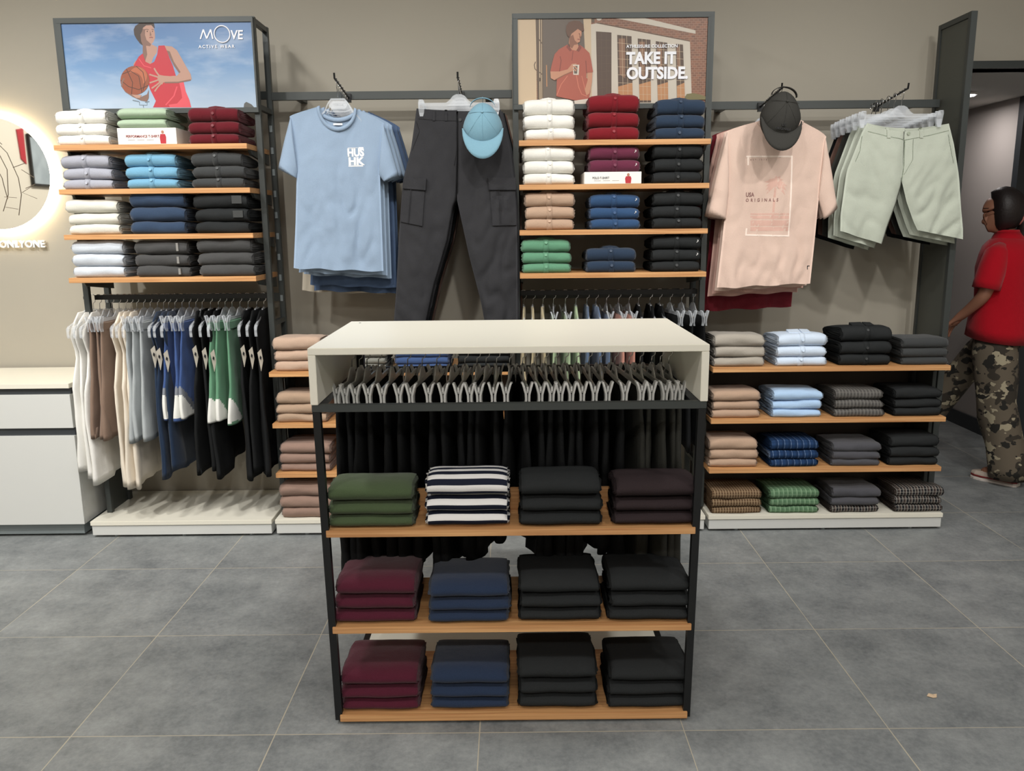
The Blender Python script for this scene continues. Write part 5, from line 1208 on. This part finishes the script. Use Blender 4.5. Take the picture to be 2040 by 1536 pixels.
# face looks to her left-front
fd = (fw_*.85+lf_*.52).normalized()
nose = jv(V_[hd]+fd*.088+Vector((0, 0, .035)), .012, hd); chin = jv(V_[hd]+fd*.066+Vector((0, 0, -.045)), .026, hd); brow = jv(V_[hd2]+fd*.075+Vector((0, 0, -.005)), .028, hd2); lips = jv(V_[hd]+fd*.092+Vector((0, 0, -.008)), .012, hd)
for s in (-1, 1):
    sh = jv(J(.155*s, .0, 1.285), .052, up)
    if s == 1: el = jv(J(.215, .02, 1.05), .038, sh); wr = jv(J(.185, .145, .925), .025, el); kn = [(0.262, .30, .868)]
    else: el = jv(J(-.22, -.03, 1.03), .040, sh); wr = jv(J(-.23, .12, .86), .027, el)
    d = (V_[wr]-V_[el]).normalized(); side = Vector((0, 0, 1)).cross(d).normalized()*s; dn = Vector((0, 0, -1))
    pm = jv(V_[wr]+d*.05, .027, wr, .018)
    for k in range(4):
        o_ = side*(-.026+.0175*k)*-1; L = (.066, .075, .070, .055)[k]
        b0 = jv(V_[pm]+d*.022+o_, .0095, pm); b1 = jv(V_[b0]+d*L*.45+dn*.008, .0085, b0); b2 = jv(V_[b1]+d*L*.3+dn*.018, .008, b1); b3_ = jv(V_[b2]+d*L*.12+dn*.018, .007, b2)
    t0 = jv(V_[wr]+d*.022+side*.028, .0115, wr); t1 = jv(V_[t0]+d*.03+side*.014+dn*.004, .010, t0); t2 = jv(V_[t1]+d*.024+dn*.006, .0085, t1)
LEG = {1: ((.09, .0, .86), (.10, -.05, .47), (.10, -.15, .085), (.10, -.01, .035)), -1: ((-.09, .0, .86), (-.08, .27, .50), (-.06, .50, .10), (-.06, .63, .05))}
for s in (1, -1):
    a_, k_, n_, t_ = [J(*p) for p in LEG[s]]
    h = jv(a_, .085, pel); k1 = jv(a_.lerp(k_, .5), .072, h); k2 = jv(k_, .055, k1); c1 = jv(k_.lerp(n_, .35), .052, k2); an = jv(n_, .036, c1); to = jv(t_, .03, an)
me = bpy.data.meshes.new('person_body'); me.from_pydata([v-PO for v in V_], E_, []); me.materials.append(M_SKIN)
per = put('person', me, None, PO)
md = per.modifiers.new('skin', 'SKIN'); md.use_smooth_shade = True
for k, sv in enumerate(me.skin_vertices[0].data): sv.radius = Rd[k]; sv.use_root = (k == 0)
per.modifiers.new('sub', 'SUBSURF').levels = 2; per.modifiers['sub'].render_levels = 2
tag(per, 'woman in a red polo and camouflage trousers walking through the doorway, seen from behind', 'person')
def frame_ring(c, a, b, n=24, z_tilt=0, sd=0, amp=.006):
    r = []
    for i in range(n):
        t = 2*PI*i/n; p = c+lf_*a*math.cos(t)+fw_*b*math.sin(t); p.z += z_tilt*math.sin(t)
        r.append(p+(p-c).normalized()*amp*noise.noise(Vector((p.x*14, p.y*14, p.z*7+sd))))
    return r
q = MB(); rg = [frame_ring(J(l, f, z), a, b, sd=1, z_tilt=zt, amp=.014) for (l, f, z, a, b, zt) in ((0, 0, .80, .196, .172, .02), (0, 0, .86, .198, .172, .01), (0, 0, .93, .196, .165, 0), (0, 0, 1.02, .182, .15, 0), (0, 0, 1.12, .188, .15, 0), (0, 0, 1.2, .195, .15, 0), (0, .0, 1.27, .192, .138, 0), (0, .004, 1.315, .168, .118, 0), (0, .008, 1.345, .125, .095, 0), (0, .014, 1.365, .078, .070, 0), (0, .016, 1.372, .06, .058, 0))]
q.loft([[c.lerp(sum(rg[0], Vector())/24, .15)+Vector((0, 0, .02)) for c in rg[0]]]+rg)
for v in range(len(q.v)): q.v[v] = tuple(Vector(q.v[v])-PO)
for s in (1, -1):
    if s == 1: P = [J(.11, 0, 1.30), J(.15, .004, 1.27), J(.185, .006, 1.2), J(.205, .014, 1.125), J(.212, .017, 1.09)]
    else: P = [J(-.11, 0, 1.30), J(-.15, .0, 1.27), J(-.185, -.01, 1.2), J(-.205, -.02, 1.125), J(-.212, -.025, 1.09)]
    q.tube([p-PO for p in P], [.05, .066, .07, .07, .07], 16)
q.build('polo_shirt', M_POLO, per, smooth=True)
q = MB(); q.loft([[p-PO for p in frame_ring(J(0, .015, 1.36), .074, .070, amp=0)], [p-PO for p in frame_ring(J(0, .02, 1.402), .062, .060, amp=0)], [p-PO for p in frame_ring(J(0, .02, 1.404), .056, .054, amp=0)], [p-PO for p in frame_ring(J(0, .01, 1.35), .098, .088, amp=0)]], caps=False)
q.build('polo_collar', M_POLO, per, smooth=True)
q = MB()
for s in (1, -1):
    a_, k_, n_, t_ = [J(*p) for p in LEG[s]]
    P = [a_+Vector((0, 0, .02)), a_.lerp(k_, .3), a_.lerp(k_, .65), k_, k_.lerp(n_, .3), k_.lerp(n_, .6), n_+Vector((0, 0, .02)), n_+Vector((0, 0, -.045))]
    R_ = [.10, .116, .112, .106, .104, .104, .108, .108]; rings = []
    for k, (p, r) in enumerate(zip(P, R_)): rings.append([x-PO for x in frame_ring(p, r*.92, r*(.88 if k > 5 else .98), 20, sd=s*5+k*.1, amp=.022, z_tilt=0)])
    rings.append([Vector((p.x, p.y, p.z+.01)).lerp(sum(rings[-1], Vector())/20, .12) for p in rings[-1]])
    q.loft(rings)
q.loft([[x-PO for x in frame_ring(J(0, 0, z), a, b, 24, amp=.004)] for z, a, b in ((.76, .16, .12), (.80, .18, .135), (.86, .175, .135), (.93, .155, .12))])
q.build('camouflage_trousers', M_CAMO, per, smooth=True)
for s in (1, -1):
    n_, t_ = J(*LEG[s][2]), J(*LEG[s][3]); d = (t_-n_); d.z = 0; d.normalize(); sd_ = Vector((-d.y, d.x, 0)); lift = 0 if s == 1 else .025
    for nm, mt_, z0, z1, gr in (('shoe', plain('shoe_cream', (196, 180, 166), .6), .018, .075, 0), ('shoe_sole', plain('sole_white', (214, 204, 196), .6), .0, .02, .006), ('shoe_stripe', plain('shoe_red', (120, 26, 30), .6), .019, .032, .003)):
        q = MB(); rings = []
        for f, w_, hh in ((-.06, .022, .9), (-.045, .034, 1), (0, .036, 1), (.06, .037, .85), (.12, .042, .6), (.16, .036, .5), (.185, .018, .4)):
            c = n_+d*f; zz1 = z0+(z1-z0)*(hh if nm == 'shoe' else 1)
            rings.append([Vector((c.x, c.y, 0))+sd_*(sx*(w_+gr))+Vector((0, 0, z+lift))-PO for sx, z in ((-1, z0), (1, z0), (1, (z0+zz1)/2), (.6, zz1), (-.6, zz1), (-1, (z0+zz1)/2))])
        q.loft(rings); q.build(nm, mt_, per, smooth=False)
# hair: cap of hair, ponytail, scrunchie, ear
hc = V_[hd2]-PO; back = -fd
q = MB(); rings = []
for k in range(10):
    ph = PI*k/9; ring = []
    for i in range(20):
        t = 2*PI*i/20; dirv = (fd*math.cos(t)+Vector((-fd.y, fd.x, 0))*math.sin(t))*math.sin(ph)+Vector((0, 0, 1))*math.cos(ph)
        front = max(0, dirv.dot(fd)); low = max(0, -dirv.z)
        r = .112-.05*max(0, front-.25)*(1.4 if ph > .8 else .2)+.012*low*(1-front)
        ring.append(hc+back*.020+Vector((0, 0, -.006))+Vector((dirv.x*r*.98, dirv.y*r*.98, dirv.z*r*(1.02 if dirv.z > 0 else 1.12)))*(1+.03*noise.noise(dirv*4)))
    rings.append(ring)
q.loft(rings); q.build('hair', M_HAIR, per, smooth=True)
pt0 = hc+back*.10+Vector((0, 0, -.06))
q = MB(); q.tube([pt0, pt0+back*.035+Vector((0, 0, -.03)), pt0+back*.04+Vector((0, 0, -.10)), pt0+back*.03+Vector((0, 0, -.19)), pt0+back*.02+Vector((0, 0, -.27))], [.03, .042, .05, .042, .012], 12); q.build('ponytail', M_HAIR, per, smooth=True)
q = MB(); q.tube([pt0+back*-.004, pt0+back*.018+Vector((0, 0, -.01))], .042, 14); q.build('hair_band', plain('pink_band', (196, 124, 116), .8), per, smooth=True)

bpy.context.view_layer.update()
ev = per.evaluated_get(bpy.context.evaluated_depsgraph_get()); em_ = ev.to_mesh()
hb = BVHTree.FromPolygons([v.co.copy() for v in em_.vertices], [tuple(p.vertices) for p in em_.polygons]); ev.to_mesh_clear()
ec = V_[hd2]-PO+Vector((0, 0, -.03)); sd2 = Vector((-fd.y, fd.x, 0))
def on_head(a, dz):
    d = fd*math.cos(a)+sd2*math.sin(a); o_ = ec+Vector((0, 0, dz)); h_ = hb.ray_cast(o_+d*.4, -d)
    return (h_[0] if h_[0] else o_+d*.08), d
for s in (-1, 1):
    c, d = on_head(.42*s, 0); q = MB(); q.tube([c-d*.004, c+d*.0015], [.008, .006], 10); q.build('eye', plain('eye_dark', (30, 24, 22), .3), per, smooth=True)
    q = MB(); q.tube([on_head(a*s, .020)[0] for a in (.22, .42, .62)], .0022, 6); q.build('eyebrow', M_HAIR, per)
    c, d = on_head(1.62*s, -.01); q = MB(); q.tube([c+Vector((0, 0, .024)), c+d*.006+Vector((0, 0, .010)), c+d*.006, c+Vector((0, 0, -.022))], [.006, .011, .010, .006], 8); q.build('ear', M_SKIN, per, smooth=True)
